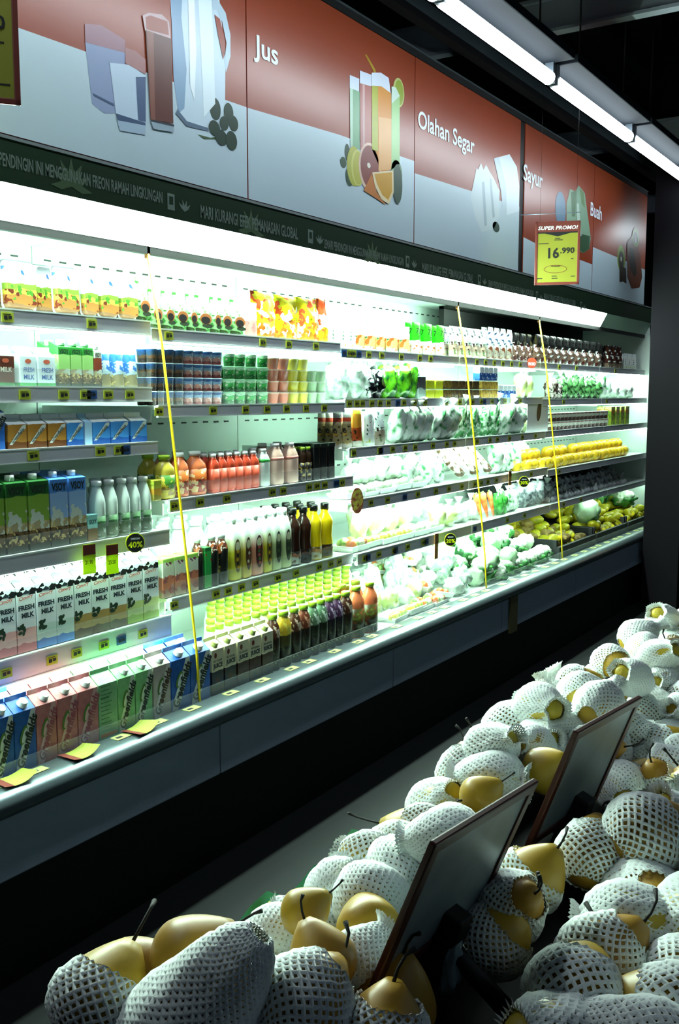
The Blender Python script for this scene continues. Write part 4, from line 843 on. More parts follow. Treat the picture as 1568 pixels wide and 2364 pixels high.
mb = MB(); merge_into(mb, text_mesh('71', INK, w=.03, h=.028), INK, (-.004, -.014, .105), roty=.1); merge_into(mb, text_mesh('d', INK, w=.012, h=.018), INK, (.002, -.016, .082), roty=.1); PG2.part('lettering', mb)
row(PG2, .06, .03, 'C', 0, [(954, 980), (984, 1004), (1009, 1036)], 'pack with bright green top', rows=2)
row(pouch(.065, .035, .15, PCL, 'food_pack', 'food pack', crumple=.004), .065, .035, 'D', 0, spans(1044, 1128, 5), 'clear pack with dark print', rows=2)
row(pouch(.05, .03, .17, printmat('blue_white_pack', .17, [(0, '#8a8478'), (.3, '#b8bcb4'), (.5, '#e0e8ea')], jit=.2, blot=((.45, .95, '#2c4a68', 55, .60), (.05, .4, '#6a3a24', 50, .58))), 'food_pack', 'food pack'), .05, .03, 'D', 0, spans(1130, 1188, 4), 'tall white pack with blue print', rows=2)
row(pouch(.07, .04, .16, PBK, 'dried_food_pouch', 'pouch', crumple=.005), .07, .04, 'D', 0, [(1190, 1204), (1206, 1219), (1221, 1232)], 'black and clear pouch', rows=2)
row(pouch(.08, .05, .165, PBK, 'dried_food_pouch', 'pouch', crumple=.006), .08, .05, 'E', 0, spans(1236, 1392, 10), 'black and clear pouch', rows=3, lean=.12)
row(pouch(.07, .05, .16, printmat('brown_pouch', .16, [(0, '#6a5a4c'), (.2, '#3a1c14'), (.9, '#1a1414')], jit=.3, blot=((0, .8, '#dfe6e4', 40, .60),)), 'dried_food_pouch', 'pouch', crumple=.006), .07, .05, 'F', 0, spans(1402, 1440, 3), 'dark brown pouch', rows=2, lean=.05)
row(p_w, .075, .03, 'F', 0, spans(1444, 1472, 3), 'white noodle pack', rows=2)
# black sheet standing in for the unlit darkness above the far top shelf
tag(MB().box(5.0, 7.3, 2.50, 2.53, 1.64, 1.93, BLACK).box(5.0, 7.3, 2.20, 2.53, 1.915, 1.932, BLACK).build('shade_stand_in'), 'added black sheet standing in for darkness behind the far top shelf pouches', 'board')

def vegbag(r, c1, c2, name, amp=.22, fr=2.2, seed=0, scale=30, rough=.2, nm='vegetable_bag', cat='vegetable bag', lo=.42, hi=.58):
    m = mottled(name, c1, c2, scale, rough, lo, hi, .5, detail=2); p = Proto(nm, cat)
    mb = MB().blob((0, 0, r[2]*.92), r, m, amp, fr, seed); 
    for v in mb.v: v.z = max(v.z, 0)
    p.part('bag', mb)
    p.part('twisted_neck', MB().lathe([(.006, 0), (.008, .012), (.016, .026), (.022, .036)], film('bag_film', '#e8f4f0', .55), 10, c=(0, 0, r[2]*1.85)))
    return p
V_CLR = vegbag((.06, .045, .07), '#e6efe8', '#9ab8a4', 'clear_leaf_bag', seed=1); V_BLK = vegbag((.055, .045, .06), '#0c1012', '#cfdcd8', 'black_white_bag', seed=2, lo=.55, hi=.6, scale=22)
V_GRN = vegbag((.065, .045, .075), '#5aa81c', '#1c5a24', 'bright_green_bag', seed=3, scale=22); V_WG = vegbag((.055, .04, .08), '#e0ece2', '#4f9a60', 'white_green_bag', seed=4, scale=26, lo=.5, hi=.66)
V_DG = vegbag((.045, .04, .065), '#16321c', '#6fae6a', 'dark_green_bag', seed=5, scale=34, lo=.4, hi=.62); V_LM = vegbag((.05, .04, .06), '#c8d48c', '#e6ece0', 'lime_bag', seed=6, scale=20)
V_WH = vegbag((.06, .045, .045), '#e8efe8', '#c4d6c6', 'white_bag', seed=7, scale=18); V_GY = vegbag((.05, .04, .055), '#8a9096', '#4a5056', 'grey_net_bag', seed=8, scale=60, rough=.5)
sprinkle(V_CLR, [782, 812, 838], 'C', 1, 'clear bag of pale leaves', dy=.05); sprinkle(V_CLR, [800, 830], 'C', 1, 'clear bag of pale leaves', dy=.14, cnt_row=1)
sprinkle(V_BLK, [845, 868], 'C', 1, 'black and white crumpled bag', dy=.05); sprinkle(V_BLK, [820, 858], 'C', 1, 'black and white crumpled bag', dy=.15, dz=.0, cnt_row=1)
sprinkle(V_GRN, [892, 920, 944], 'C', 1, 'bright green salad bag', dy=.05); sprinkle(V_GRN, [900, 930], 'C', 1, 'bright green salad bag', dy=.14, cnt_row=1)
row(block(.055, .05, .10, printmat('grey_box', .1, [(0, '#8aa098'), (.4, '#3a3c44'), (.95, '#2a2c34')], jit=.5), 'food_box', 'food box'), .055, .05, 'C', 1, [(965, 984)], 'small grey box')
YGB = block(.06, .05, .042, printmat('yg_box', .042, [(0, '#a8b01c'), (.8, '#c8cc4c')]), 'food_box', 'food box', bev=.004)
DBB = block(.055, .05, .042, printmat('db_box', .042, [(0, '#2c1c10')], blot=((0, 1, '#5a4420', 60, .55),)), 'food_box', 'food box', bev=.004)
TNB = block(.055, .05, .042, printmat('tan_box', .042, [(0, '#8a7034')], blot=((0, 1, '#b8983c', 60, .5),)), 'food_box', 'food box', bev=.004)
for k in range(2):
    row(YGB, .06, .05, 'C', 1, [(986, 1004), (1006, 1024)], 'yellow-green tofu box, '+CW[k], z0=k*.044, rows=2)
    row(DBB, .055, .05, 'D', 1, spans(1026, 1108, 5), 'dark brown food box, '+CW[k], z0=k*.044, rows=2)
    row(TNB, .055, .05, 'D', 1, spans(1112, 1150, 3), 'tan food box, '+CW[k], z0=k*.044, rows=2)
WBL = block(.05, .04, .07, printmat('blue_label_tub', .07, [(0, '#1f58a8'), (.5, '#e4ecf0')], jit=.4, blot=((0, .5, '#e4ecf0', 60, .62),)), 'tofu_tub', 'tofu tub', bev=.006)
row(WBL, .05, .04, 'D', 1, spans(1152, 1192, 4), 'white tub with blue label', rows=2); row(WBL, .05, .04, 'D', 1, spans(1108, 1150, 4), 'white tub with blue label, top layer', z0=.09, rows=1)
sprinkle(V_LM, [1200, 1215], 'D', 1, 'pale lime bag', dy=.05)
sprinkle(vegbag((.045, .04, .055), '#3a2420', '#b8b0a8', 'dark_mushroom_bag', seed=9, scale=50), [1272, 1284], 'E', 1, 'dark mushroom bag', dy=.05)
sprinkle(V_DG, [1296, 1308, 1322, 1335, 1348, 1362, 1374], 'E', 1, 'green leaf bag', dy=.05); sprinkle(V_DG, [1302, 1318, 1330, 1344, 1358, 1370], 'E', 1, 'green leaf bag', dy=.13, dz=.02, cnt_row=1)
sprinkle(V_WG, [1385, 1398], 'F', 1, 'white and green bag', dy=.05); sprinkle(V_WH, [1412, 1430, 1445], 'F', 1, 'white bag', dy=.05)
# third shelf
SAC = printmat('sachet', .16, [(0, '#d0ccc0'), (.12, '#a8986a'), (.6, '#c8b890'), (.66, '#d0482c'), (.76, '#e0e4dc')], jit=.03, blot=((.1, .55, '#2c1c10', 55, .58), (.1, .5, '#c89a3c', 40, .6)))
p_s = pouch(.062, .03, .15, SAC, 'sauce_sachet', 'sachet', crumple=.001)
tag_dark = pouch(.06, .03, .13, printmat('dark_sachet', .13, [(0, '#2a1c14'), (.4, '#5a4a2c'), (.7, '#1c1410')], jit=.4, blot=((0, 1, '#c8b48c', 60, .64),)), 'sauce_sachet', 'sachet', crumple=.004)
row(tag_dark, .06, .03, 'B', 2, [(640, 662), (664, 686)], 'dark brown sachet leaning at the back', y0=.25, z0=.0, lean=.3)
z3, Y3 = shelf('C', 2)
row(p_s, .062, .03, 'C', 2, [(776, 796), (798, 818)], 'beige sachet with red band', rows=3)
row(pouch(.05, .03, .16, printmat('orange_sachet', .16, [(0, '#d8d8c8'), (.15, '#a8481c'), (.5, '#d8922c'), (.85, '#c8c03a')], jit=.1, blot=((.15, .5, '#2c1c10', 50, .6),)), 'sauce_sachet', 'sachet', crumple=.001), .05, .03, 'C', 2, [(820, 843)], 'orange and yellow sachet', rows=2)
for i, px in enumerate((712, 730, 750, 765)):        # the same sachets seen in the second bay, standing behind the black cartons
    X = XA(px, 2.24, 1.235)
row(p_w, .075, .03, 'C', 2, [(846, 872)], 'white noodle pack', hs=1.25, rows=2); row(pouch(.06, .04, .15, PCL, 'food_pack', 'food pack'), .06, .04, 'C', 2, [(874, 895)], 'clear pack with dark print', rows=2)
sprinkle(V_WG, [908, 928, 948, 968], 'C', 2, 'white and green vegetable bag', dy=.05, rx=.25); sprinkle(V_WG, [990, 1010, 1030], 'C', 2, 'pale vegetable bag leaning back', dy=.05, rx=.4)
sprinkle(V_WG, [918, 940, 975, 1000, 1022], 'C', 2, 'white and green vegetable bag', dy=.15, dz=.02, cnt_row=1)
CUC = vegbag((.028, .03, .085), '#2c7a3a', '#cfe4d0', 'cucumber_bag', seed=11, scale=40, lo=.45, hi=.62); sprinkle(CUC, [1052, 1068, 1084, 1098, 1112, 1126, 1138], 'D', 2, 'narrow bag of green cucumbers', dy=.05, rx=.2, jr=.5); sprinkle(CUC, [1060, 1078, 1092, 1108, 1122], 'D', 2, 'narrow bag of green cucumbers', dy=.13, rx=.2, jr=.5, dz=.015, cnt_row=1)
sprinkle(V_WG, [1152, 1168, 1182], 'D', 2, 'white and green vegetable bag', dy=.05, rx=.3); sprinkle(V_LM, [1196, 1208], 'D', 2, 'pale lime bag', dy=.05)
# white notice board with dark leaf print
a = on_y(1213, 1000, 2.13); b = on_y(1262, 940, 2.13)
t = link('notice_card', None, None, ((a.x+b.x)/2, 2.12, 1.235)); w = (b.x-a.x)/2
MB().box(-w, w, 0, .004, 0, .20, PAPERW).build('card', t); mb = MB(); fell(mb, w*.1, .12, .032, .062, mat('brown_leaf_print', '#5a4632', .6), -.001, -.3); mb.build('leaf_print', t)
tag(t, 'white notice card with a dark leaf shape on the third shelf', 'card')
CP2 = cup(.028, .05, printmat('cup_brownwhite', .05, [(0, '#5a3a30'), (.4, '#d0ccc0'), (.8, '#8a5a4a')], jit=.6, js=40, blot=((0, 1, '#2c4a34', 60, .62),)), mat('clear_lid', '#dfe8e4', .3), 'fruit_cup', 'fruit cup')
for k in range(2): row(CP2, .056, .056, 'E' , 2, spans(1272, 1408, 15), 'small brown and white fruit cup, '+CW[k], z0=k*.052, rows=1)
row(block(.06, .05, .13, printmat('lime_orange_box', .13, [(0, '#a8b83c'), (.6, '#c88a3c'), (.8, '#c8d080')], jit=.4, blot=((0, 1, '#5f8a2c', 45, .56),)), 'food_box', 'food box'), .06, .05, 'F', 2, spans(1410, 1454, 4), 'lime and orange food box', rows=2)
# fourth shelf: foam trays under film, bags, radish, yellow fruit
def tray(name, cols, w=.15, d=.10, n=7, r=.022, nm='vegetable_tray', cat='vegetable tray', ell=(1, 1, 1)):
    p = Proto(nm, cat); foam = mat('white_foam', '#e4ece8', .6)
    mb = MB(); pr = [(1, .022), (.98, .024), (.86, .006), (.86, .004)]; vs = []
    for k, z in ((.84, 0), (1, .022), (.97, .024), (.84, .006)):
        vs += [(-w/2*k, -d/2*k, z), (w/2*k, -d/2*k, z), (w/2*k, d/2*k, z), (-w/2*k, d/2*k, z)]
    fs = [(0, 1, 2, 3)[::-1], (12, 13, 14, 15)]+[(4*j+i, 4*j+(i+1) % 4, 4*j+4+(i+1) % 4, 4*j+4+i) for j in range(3) for i in range(4)]
    p.part('foam_tray', mb.add(vs, fs, foam))
    for i in range(n):
        x = (i % 4-1.5)*w*.2+random.uniform(-.008, .008); y = (i//4-.5)*d*.4+random.uniform(-.006, .006)
        m = mottled('tr_%s%d' % (name, i % len(cols)), cols[i % len(cols)][0], cols[i % len(cols)][1], 50, .35)
        p.part('vegetable', MB().blob((x, y, .008+r*ell[2]*.9), (r*ell[0], r*ell[1], r*ell[2]), m, .08, 2, i, sub=2))
    return p
T_WH = tray('white', [('#e2e6d8', '#cdd8c0'), ('#dfe6dc', '#b8cca4')]); T_YL = tray('yellow', [('#d8d050', '#c8b83c'), ('#e0dc9a', '#c8cc5a')], ell=(1.7, .9, .9), n=4)
T_MX = tray('mix', [('#c8603a', '#d88a4a'), ('#5f8a3a', '#b8cc7a'), ('#dfe0c8', '#c8c8a4')])
sprinkle(T_WH, [800, 838, 876, 914, 952], 'C', 3, 'foam tray of white vegetables', dy=.06, jr=.05); sprinkle(T_WH, [810, 850, 890, 930, 975], 'C', 3, 'foam tray of white vegetables', dy=.17, dz=.03, jr=.1, rx=-.1, cnt_row=1)
sprinkle(V_WH, [815, 845, 880, 905, 945], 'C', 3, 'white wrapped vegetable bag', dy=.10, dz=.045); sprinkle(V_WG, [930, 985, 1010], 'C', 3, 'white and green vegetable bag', dy=.07, sc=.8); sprinkle(V_WH, [980, 1005, 1030], 'C', 3, 'white wrapped vegetable bag', dy=.18, dz=.03, sc=1.3, cnt_row=1)
RAD = Proto('radish_pack', 'radish pack'); RAD.part('wrapped_radish', MB().lathe([(.004, 0), (.018, .02), (.026, .08), (.026, .16), (.014, .19)], mottled('radish_white', '#e6eae4', '#c8d0c0', 14, .25), 12)); RAD.part('leaf_stub', MB().lathe([(.014, .188), (.008, .2), (.016, .225)], mottled('stub_green', '#6a9a4c', '#a8c070', 30, .4), 10))
RDB = Proto('asparagus_pack', 'asparagus pack'); RDB.part('bundle', MB().lathe([(.018, 0), (.022, .02), (.024, .15), (.020, .18)], mottled('asparagus', '#6a4a34', '#dfe4d4', 40, .3, .45, .55), 12, sq=.2))
for i, px in enumerate((1062, 1078, 1094, 1110, 1126)):
    z, Yf = shelf('D', 3); X = XA(px, Yf+.03, z)
    place(RAD if i % 2 else RDB, (X+.03, Yf+.03, z+.02), 0, lab('long white radish leaning left' if i % 2 else 'brown striped bundle leaning left', loc_of('D', 3)), None, rot=(-.75, -.15, .3))
sprinkle(V_WG, [1142, 1158, 1174, 1190], 'D', 3, 'white and green vegetable bag', dy=.06, sc=.85); sprinkle(V_WG, [1150, 1166, 1184, 1198], 'D', 3, 'white and green vegetable bag', dy=.15, dz=.02, cnt_row=1)
ORG = Proto('yellow_fruit', 'fruit'); mo = mottled('yellow_peel', '#d8a81c', '#e8c42c', 12, .35, bump=.1)
ORG.part('fruit_body', MB().lathe([(.001, .004), (.014, .0), (.026, .008), (.034, .024), (.036, .038), (.032, .052), (.022, .064), (.010, .069), (.004, .067), (.0005, .066)], mo, 18)); ORG.part('stem_end', MB().lathe([(.0035, .066), (.003, .069), (.001, .070)], mat('stem_brown', '#4a3a1c', .7), 8))
z, Yf = shelf('E', 3); n = 0
for i, X in enumerate([5.20+.074*k for k in range(29)]):
    if X > 7.35: break
    place(ORG, (X, Yf+.045, z), 0, 'round yellow fruit, %s from left in the front row on the fourth shelf' % ORD[i] if i < 28 else 'round yellow fruit, last in the front row on the fourth shelf', 'yellow fruit in the front row', rot=(random.uniform(-.3, .3), random.uniform(-.3, .3), random.uniform(0, 6)))
for i, X in enumerate([5.24+.074*k for k in range(28)]):
    if X > 7.2: break
    if i in (6, 12): continue
    place(ORG, (X, Yf+.082, z+.056), 0, 'round yellow fruit, %s from left in the raised second row on the fourth shelf' % ORD[i], 'yellow fruit in the raised row', rot=(random.uniform(-.3, .3), random.uniform(-.3, .3), random.uniform(0, 6)))
for i, X in enumerate([5.3+.076*k for k in range(25)]):
    place(ORG, (X, Yf+.13, z+.004), 0, 'round yellow fruit, %s in the hidden back row on the fourth shelf' % ORD[i], 'yellow fruit in the back row')
# fifth shelf
sprinkle(T_MX, [812], 'C', 4, 'foam tray with orange roots', dy=.06, jr=.05); sprinkle(T_YL, [846, 882, 918], 'C', 4, 'foam tray of yellow bananas', dy=.06, jr=.05)
sprinkle(V_LM, [830, 860, 895, 930], 'C', 4, 'pale lime bag', dy=.15, dz=.01, sc=1.15, cnt_row=1); sprinkle(T_WH, [955, 990], 'C', 4, 'foam tray of pale vegetables', dy=.06, jr=.05)
sprinkle(V_WH, [870, 905, 945, 985], 'C', 4, 'white wrapped vegetable bag', dy=.22, dz=.03, sc=1.2, cnt_row=1); sprinkle(V_LM, [1012, 1035], 'C', 4, 'pale lime bag', dy=.06); sprinkle(V_WH, [1060, 1085], 'D', 4, 'white wrapped vegetable bag', dy=.08)
CAR = Proto('carrot', 'carrot'); CAR.part('root', MB().lathe([(.002, 0), (.006, .03), (.013, .09), (.016, .125), (.012, .135)], mottled('carrot_orange', '#d8622a', '#e88a4a', 30, .4, bump=.2), 12)); CAR.part('stalk_stub', MB().lathe([(.008, .133), (.005, .145)], mat('carrot_stub', '#5a8a3a', .6), 8))
for i, px in enumerate((1108, 1114, 1121, 1128, 1135, 1142)):
    z, Yf = shelf('D', 4); X = XA(px, Yf+.03, z); place(CAR, (X, Yf+.02+.012*(i % 2), z+.004), 0, lab('orange carrot standing upright', loc_of('D', 4)), 'upright carrots', rot=(-.25, .15, random.random()), sc=.95)
sprinkle(vegbag((.03, .03, .06), '#2f8a34', '#4fae4a', 'green_bean_bag', seed=13, scale=40), [1151, 1160], 'D', 4, 'small dark green vegetable bag', dy=.04); sprinkle(V_WG, [1172, 1184], 'D', 4, 'white and green vegetable bag', dy=.05, sc=.8)
sprinkle(V_GY, [1208, 1224, 1240, 1256], 'E', 4, 'grey net bag of garlic', dy=.07, sc=1.25); sprinkle(V_GY, [1216, 1234, 1252], 'E', 4, 'grey net bag of garlic', dy=.16, dz=.02, sc=1.3, cnt_row=1)
GAR = Proto('garlic_bulb', 'garlic bulb'); mb = MB().lathe([(.004, 0), (.018, .003), (.025, .014), (.022, .026), (.010, .034), (.005, .044), (.004, .052)], mottled('garlic_skin', '#b8bcc0', '#8a8488', 30, .5), 14); GAR.part('bulb', mb)
z, Yf = shelf('E', 4)
for r in range(3):
    for i in range(26):
        X = 5.62+.062*i+.03*(r % 2)
        if X > 7.25: break
        place(GAR, (X, Yf+.04+.05*r, z+.03*r*(r < 3)), 0, 'white garlic bulb, %s from left in %s row on the far fifth shelf' % (ORD[i], ('the front', 'the second', 'the third')[r]), 'garlic bulbs in %s row' % ('the front', 'the second', 'the third')[r], rot=(random.uniform(-.6, .6), random.uniform(-.6, .6), 0), sc=random.uniform(.9, 1.15))
for i in range(3):
    tag(MB().box(5.60+.58*i, 6.15+.58*i, Yf+.19, Yf+.5, z, z+.12, mat('dark_crate', '#14161a', .6), bev=.005).build('dark_crate'), 'dark crate behind the garlic bulbs on the far fifth shelf, %s from left' % ORD[i], 'crate', 'dark crates behind the garlic')
# bottom deck: bags, cauliflower, crates of yellow fruit
z, Yf = shelf('C', 5)
CAU = Proto('cauliflower', 'cauliflower'); CAU.part('head', MB().blob((0, 0, .055), (.058, .058, .045), mottled('cauliflower_white', '#dfe6da', '#b0c4a8', 45, .6, bump=.8), .16, 5, 21)); CAU.part('leaves', MB().blob((0, 0, .035), (.062, .062, .036), mottled('cauliflower_leaf', '#4f9a4a', '#1f5a2c', 24, .5), .28, 2.2, 22))
CAB = Proto('cabbage', 'cabbage'); CAB.part('head', MB().blob((0, 0, .055), (.06, .06, .055), mottled('cabbage_pale', '#c8e0c0', '#6fae70', 12, .35, .42, .62, bump=.7), .14, 2.5, 23)); CAB.part('stalk', MB().lathe([(.014, 0), (.012, .012)], mat('stalk_pale', '#dfe0c8', .5), 10))
T_CN = tray('corn', [('#b8a83c', '#d8cc5a'), ('#7a9a3c', '#c8cc6a')], ell=(1.9, .8, .8), n=4)
def heap(protos, X0, X1, Y0, Y1, base, top, step, loc, seed):
    R = random.Random(seed); nx = int((X1-X0)/step); ny = max(1, int((Y1-Y0)/step))
    for lay in range(2):
        for j in range(ny):
            for i in range(nx):
                if lay and R.random() < .55: continue
                f = j/max(1, ny-1); zz = base+(top-base)*f+lay*step*.5
                pr_, ds = protos[R.randrange(len(protos))]
                x = X0+(i+.5+.5*(lay))*step+R.uniform(-.008, .008); y = Y0+(j+.5)*step
                if x > X1-.03: continue
                rowname = ('front row', 'second row', 'third row', 'fourth row', 'fifth row')[j]
                k = (ds, loc, rowname, lay); CNT[k] = c = CNT.get(k, -1)+1
                place(pr_, (x, y, zz), 0, '%s, %s in the %s%s, %s' % (ds, ORD[min(c, 27)], 'upper ' if lay else '', rowname, loc), ds+'s', sc=R.uniform(.82, 1.0), rot=(R.uniform(-.35, .35), R.uniform(-.35, .35), R.uniform(0, 6)))
sprinkle(T_CN, [905, 945], 'C', 5, 'foam tray of yellow-green corn', dy=.06, jr=.1); sprinkle(T_MX, [972, 1000], 'C', 5, 'foam tray of mixed roots', dy=.06, jr=.1)
heap([(V_WH, 'white wrapped vegetable bag'), (V_CLR, 'clear bag of pale leaves'), (V_LM, 'pale lime bag')], 3.62, 4.25, 2.10, 2.55, .50, .52, .115, 'third bay bottom deck', 5)
heap([(V_CLR, 'clear bag of pale leaves'), (V_WH, 'white wrapped vegetable bag'), (T_MX, 'foam tray of mixed roots')], 4.05, 4.46, 2.0, 2.5, .50, .60, .115, 'third bay deck end', 6)
heap([(CAU, 'cauliflower head'), (CAB, 'pale green cabbage'), (CAU, 'cauliflower head')], 4.47, 5.50, 2.0, 2.5, .495, .66, .112, 'fourth bay bottom deck', 7)
for i in range(3):
    x0 = 5.54+.69*i
    mb = MB().box(x0, x0+.66, 2.0, 2.02, .495, .56, mat('dark_crate', '#14161a')).box(x0, x0+.66, 2.5, 2.52, .495, .74, mat('dark_crate', '#14161a')).box(x0, x0+.02, 2.02, 2.5, .495, .60, mat('dark_crate', '#14161a')).box(x0+.64, x0+.66, 2.02, 2.5, .495, .60, mat('dark_crate', '#14161a')).box(x0+.02, x0+.64, 2.02, 2.5, .495, .52, mat('dark_crate', '#14161a'))
    tag(mb.build('fruit_crate'), 'dark open crate of yellow fruit on the far bottom deck, %s from left' % ORD[i], 'crate', 'dark crates of yellow fruit')
MNG = Proto('mango', 'mango'); MNG.part('fruit_body', MB().blob((0, 0, .032), (.052, .034, .032), mottled('mango_skin', '#c8b41c', '#9aa020', 9, .35, bump=.1), .07, 1.2, 31)); MNG.part('stem_end', MB().lathe([(.003, 0), (.002, .008)], mat('stem_brown', '#4a3a1c'), 8, c=(0, 0, .060)))
POT = Proto('potato', 'potato'); POT.part('tuber', MB().blob((0, 0, .03), (.045, .034, .030), mottled('potato_skin', '#7a6430', '#a8904c', 30, .7), .12, 1.8, 33))
heap([(POT, 'brown potato'), (MNG, 'yellow mango')], 5.57, 6.15, 2.03, 2.48, .52, .60, .082, 'fifth bay bottom deck', 8)
heap([(MNG, 'yellow mango')], 6.26, 7.55, 2.03, 2.48, .52, .63, .092, 'farthest bay bottom deck', 9)
sprinkle(CAB, [1352], 'E', 5, 'large pale cabbage resting on the mangoes', dy=.14, dz=.11, sc=1.5); sprinkle(CAU, [1442], 'F', 5, 'cauliflower resting on the mangoes', dy=.16, dz=.13, sc=1.4)
sprinkle(V_DG, [1362, 1376, 1390, 1402, 1413], 'F', 5, 'dark green leaf bag behind the mangoes', dy=.34, dz=.12, sc=1.3)

# ------------------------------------------------------------------ metal rack behind the column
p0 = on_z(1551, 1400, 0); t = link('wire_rack', None, None, (p0.x, p0.y, 0)); WR = mat('wire_chrome', '#5a6a6e', .35, metal=.7)
for x, y in ((0, 0), (.4, 0), (0, -.4), (.4, -.4)): MB().tube([(x, y, 0), (x, y, .62)], .007, WR, 6).build('post', t)
for zz in (.14, .36, .60):
    mb = MB()
    for i in range(9): mb.tube([(0, -.05*i, zz), (.4, -.05*i, zz)], .003, WR, 5)
    mb.tube([(0, 0, zz), (0, -.4, zz)], .004, WR, 5).tube([(.4, 0, zz), (.4, -.4, zz)], .004, WR, 5); mb.build('wire_shelf', t)
tag(t, 'low chrome wire rack standing on the floor right of the dark column', 'rack')
o = MB().box(p0.x+.05, p0.x+.3, p0.y-.32, p0.y-.07, .605, .80, printmat('lit_shelf_colour', 1, [(0, '#c8602c'), (.7, '#d8843c'), (.9, '#2f5aa0')]), bev=.004).build('lit_shelf_stand_in'); tag(o, 'orange block standing in for a distant lit shelf, on the chrome wire rack', 'box')  # block stands in for the orange light of a distant lit shelf

# ------------------------------------------------------------------ fruit display table
DT = mat('display_black', '#060607', .9, spec=.1); TX0, TX1 = .54, 2.46
t = link('fruit_display_table', None, None, (1.5, .15, 0)); ox, oy = 1.5, .15
def TB_(mb, n): mb.v = [v-Vector((ox, oy, 0)) for v in mb.v]; return mb.build(n, t)
TB_(MB().box(TX0+.04, TX1-.04, -.5, .60, 0, .74, DT, bev=.01), 'plinth')
TB_(MB().box(TX0, TX1, -.54, .645, .74, .785, DT, bev=.006), 'table_top')
TB_(MB().box(TX0, TX1, .633, .645, .785, .845, DT).box(TX0, TX0+.012, -.54, .645, .785, .835, DT).box(TX1-.012, TX1, -.54, .645, .785, .85, DT).box(TX0, TX1, -.54, -.528, .785, .85, DT), 'rim')
TB_(MB().box(TX0+.012, TX1-.012, .335, .347, .785, .84, DT), 'divider')
LN = mat('green_liner', '#1f7a4a', .6); mb = MB(); vs = []; n = 60
for i in range(n+1):
    x = TX0+.02+(TX1-TX0-.04)*i/n; a = .008*math.sin(i*2.1)+.006*math.sin(i*.9)
    vs += [(x, .63, .79), (x, .638+a*.2, .846), (x, .652+a*.3, .872+a)]
mb.add(vs, [(3*i+k, 3*i+3+k, 3*i+4+k, 3*i+1+k) for i in range(n) for k in range(2)], LN, True); TB_(mb, 'green_paper_liner')
tag(t, 'black fruit display table piled with foam-netted pears in the foreground', 'table')

# pears and their foam nets
def pear_r(t, big=1):      # t 0 (blossom end) .. 1 (stem end)
    b = math.sin(math.pi*min(1, t*1.0)**.82)**.62 if 0 < t < 1 else 0
    return (.041*b*(1-.24*max(0, t-.45)*1.5))*big
PL = .092
SKIN = [mottled('pear_skin_%d' % i, a, b, 16, .42, .35, .7, bump=.05, spec=.4) for i, (a, b) in enumerate((('#b8962c', '#a8822a'), ('#c4ac34', '#b09434'), ('#a87f2a', '#8f6a24')))]
STEM = mat('pear_stem', '#14100a', .8); FOAM = mat('foam_net_white', '#e8eeea', .75, spec=.2)
def fruit_mesh(sk, seed):
    pr = [(max(.0006, pear_r(i/18)), PL*(i/18)) for i in range(19)]
    pr[-1] = (.0006, PL*.955); pr[-2] = (pear_r(17/18)*.75, PL*.975)
    mb = MB().lathe(pr, sk, 26)
    for v in mb.v:
        k = 1+.05*noise.noise(v*18+Vector((seed*3, 0, 0))); v.x *= k; v.y *= k
    return mb.mesh('fruit')
def stem_mesh(seed):
    R = random.Random(seed); dx, dy = R.uniform(-.016, .016), R.uniform(-.016, .016); L = R.uniform(.024, .045)
    return MB().tube([(0, 0, PL*.95), (dx*.15, dy*.15, PL*.95+L*.4), (dx*.6, dy*.6, PL*.95+L*.8), (dx*1.3, dy*1.3, PL*.95+L)], [.0018, .0014, .0014, .0024], STEM, 6).mesh('stem')
def net_mesh(path, N, hole, seed, jit=.0012, fold=0):
    """foam sleeve: a lattice of diamond openings wrapped along the path of (r, z)"""
    path = [((path[0][0]+2*path[1][0])/3, (path[0][1]+2*path[1][1])/3)]+path[1:-1]+[((path[-1][0]+2*path[-2][0])/3, (path[-1][1]+2*path[-2][1])/3)]
    R = random.Random(seed); M_ = len(path)-1; V = []
    for j, (r, z) in enumerate(path):
        for i in range(N):
            a = 2*math.pi*(i+(.5 if j % 2 else 0))/N; w = noise.noise(Vector((math.cos(a)*1.3, math.sin(a)*1.3, z*22+seed)))+.7*abs(noise.noise(Vector((math.cos(a)*2.6+seed, math.sin(a)*2.6, z*9))))
            f = 1+fold*math.sin(a*5+seed+z*30)*(1 if r < .03 else .25)
            rr = r*f+.0034+.0036*w+R.uniform(-jit, jit)*.5
            V.append(Vector((math.cos(a)*rr, math.sin(a)*rr, z+R.uniform(-jit, jit))))
    vs = list(V); fs = []
    for j in range(M_-1):
        for i in range(N):
            b = j*N+i; tt = (j+2)*N+i
            if j % 2 == 0: l, r_ = (j+1)*N+(i-1) % N, (j+1)*N+i
            else: l, r_ = (j+1)*N+i, (j+1)*N+(i+1) % N
            cs = [b, r_, tt, l]; c = (V[b]+V[r_]+V[tt]+V[l])/4
            h = hole*(.75+.5*(.5+.5*noise.noise(c*30+Vector((seed, 0, 0)))))
            ax = Vector((c.x, c.y, 0)); ax = ax.normalized() if ax.length > 1e-4 else Vector((1, 0, 0))
            k = len(vs)
            for q in cs: vs.append(c+(V[q]-c)*h-ax*.0024)
            for e in range(4): fs.append([cs[e], cs[(e+1) % 4], k+(e+1) % 4, k+e])
    return MB().add(vs, fs, FOAM, True).mesh('foam_net')
